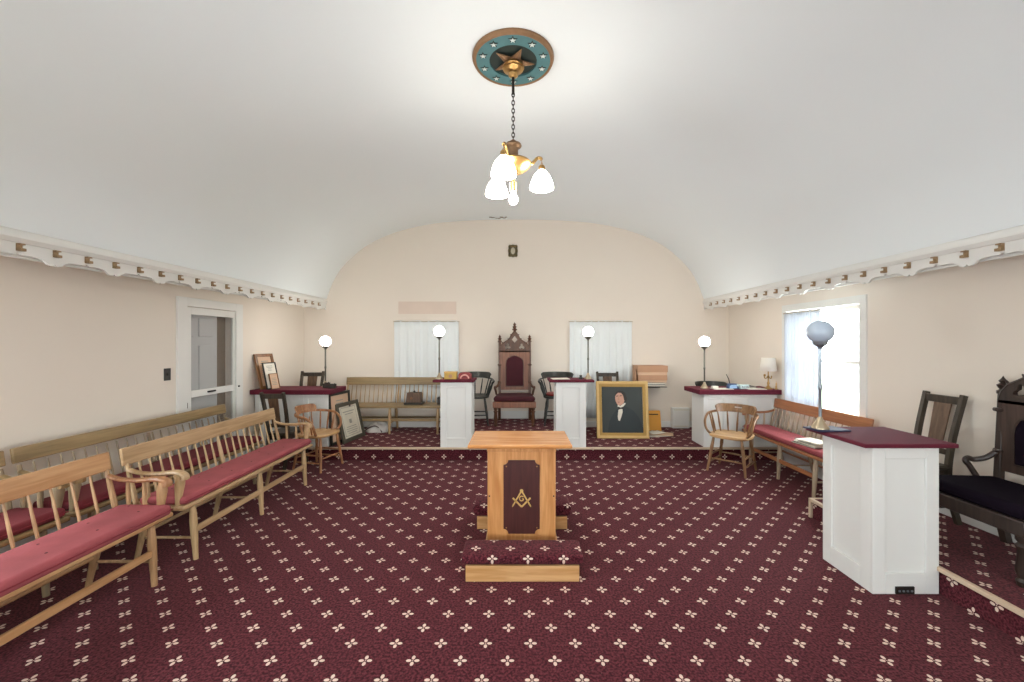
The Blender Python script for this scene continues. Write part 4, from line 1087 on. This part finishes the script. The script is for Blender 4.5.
o = tag(MB().box(-.12, .12, -.08, .08, 0, .008).build('paper_stack', M['paper'], bevel=.002), 'white paper stack beside the table lamp on the right desk', 'paper'); o.location = (3.235, 5.64, DT)
book('dark thin book behind the papers by the table lamp', 3.12, 3.34, 5.78, 5.96, DT, .022, M['book_dark'])
o = tag(MB().box(-.04, .04, -.03, .03, 0, .04).build('tissue_box', M['paper'], bevel=.006), 'tiny white box beside the lit lamp on the right desk', 'box'); o.location = (2.70, 5.67, DT)
tl = thing('table_lamp', 'brass table lamp with cream shade at the end of right desk', 'lamp', (3.43, 5.66, DT))
MB().lathe([(.055, 0), (.055, .01), (.03, .022), (.012, .05), (.018, .08), (.010, .10), (.008, .15), (.018, .165), (.008, .18), (.007, .27), (0, .27)], n=18).build('base', M['brass'], tl, smooth=50)
MB().tube(smooth_path([(0, 0, .16), (-.04, 0, .145), (-.055, 0, .165), (-.05, 0, .18)], 4), .007, 8).build('arm', M['brass'], tl)
MB().lathe([(.012, 0), (.016, .015), (.010, .03)], (-.05, 0, .175), 10).build('candle_cup', M['brass'], tl)
MB().tube(smooth_path([(0, 0, .16), (.035, 0, .145), (.045, 0, .165), (.042, 0, .18)], 4), .007, 8).build('arm', M['brass'], tl)
MB().lathe([(.105, .245), (.082, .425)], n=28, cap=False).build('lamp_shade', M['shade'], tl, solid=.002, smooth=80)
fg = tag(MB().lathe([(.018, 0), (.018, .006), (.008, .02), (.012, .04), (.006, .06), (.010, .07), (.004, .09), (0, .125)], n=12).build('gold_figurine', M['gold']), 'small gold spire ornament at the right end of the right desk', 'ornament'); fg.location = (3.513, 5.62, DT)
bgz = thing('blue_book', 'thin navy book under the unlit globe lamp', 'book', (2.24, 3.0, .9625), .1)
MB().box(-.12, .12, -.08, .08, 0, .011).build('cover', M['navy'], bgz, bevel=.002)
MB().box(-.116, .122, -.077, .077, .003, .008).build('pages', M['paper'], bgz)

# booklets on the right bench
for i, (x, y, r, w, d) in enumerate(((3.14, 4.42, .15, .22, .30), (3.15, 4.40, .05, .22, .30), (3.16, 4.43, -.1, .21, .29), (3.15, 4.38, .25, .21, .28))):
    t = thing('booklet', ['booklet on the right bench, bottom of its pile', 'booklet on the right bench, second from bottom of pile', 'booklet on the right bench, second from top of pile', 'booklet on the right bench, topmost of its pile'][i], 'booklet', (x, y, .4995 + i * .0135), r, group='booklets on the bench')
    MB().box(-w / 2, w / 2, -d / 2, d / 2, 0, .002).box(-w / 2, w / 2, -d / 2, d / 2, .010, .0125).build('cover', M['papergrey'] if i % 2 else M['book_dark'], t)
    MB().box(-w / 2 + .004, w / 2 - .004, -d / 2 + .004, d / 2 - .004, .002, .010).build('pages', M['paper'], t)
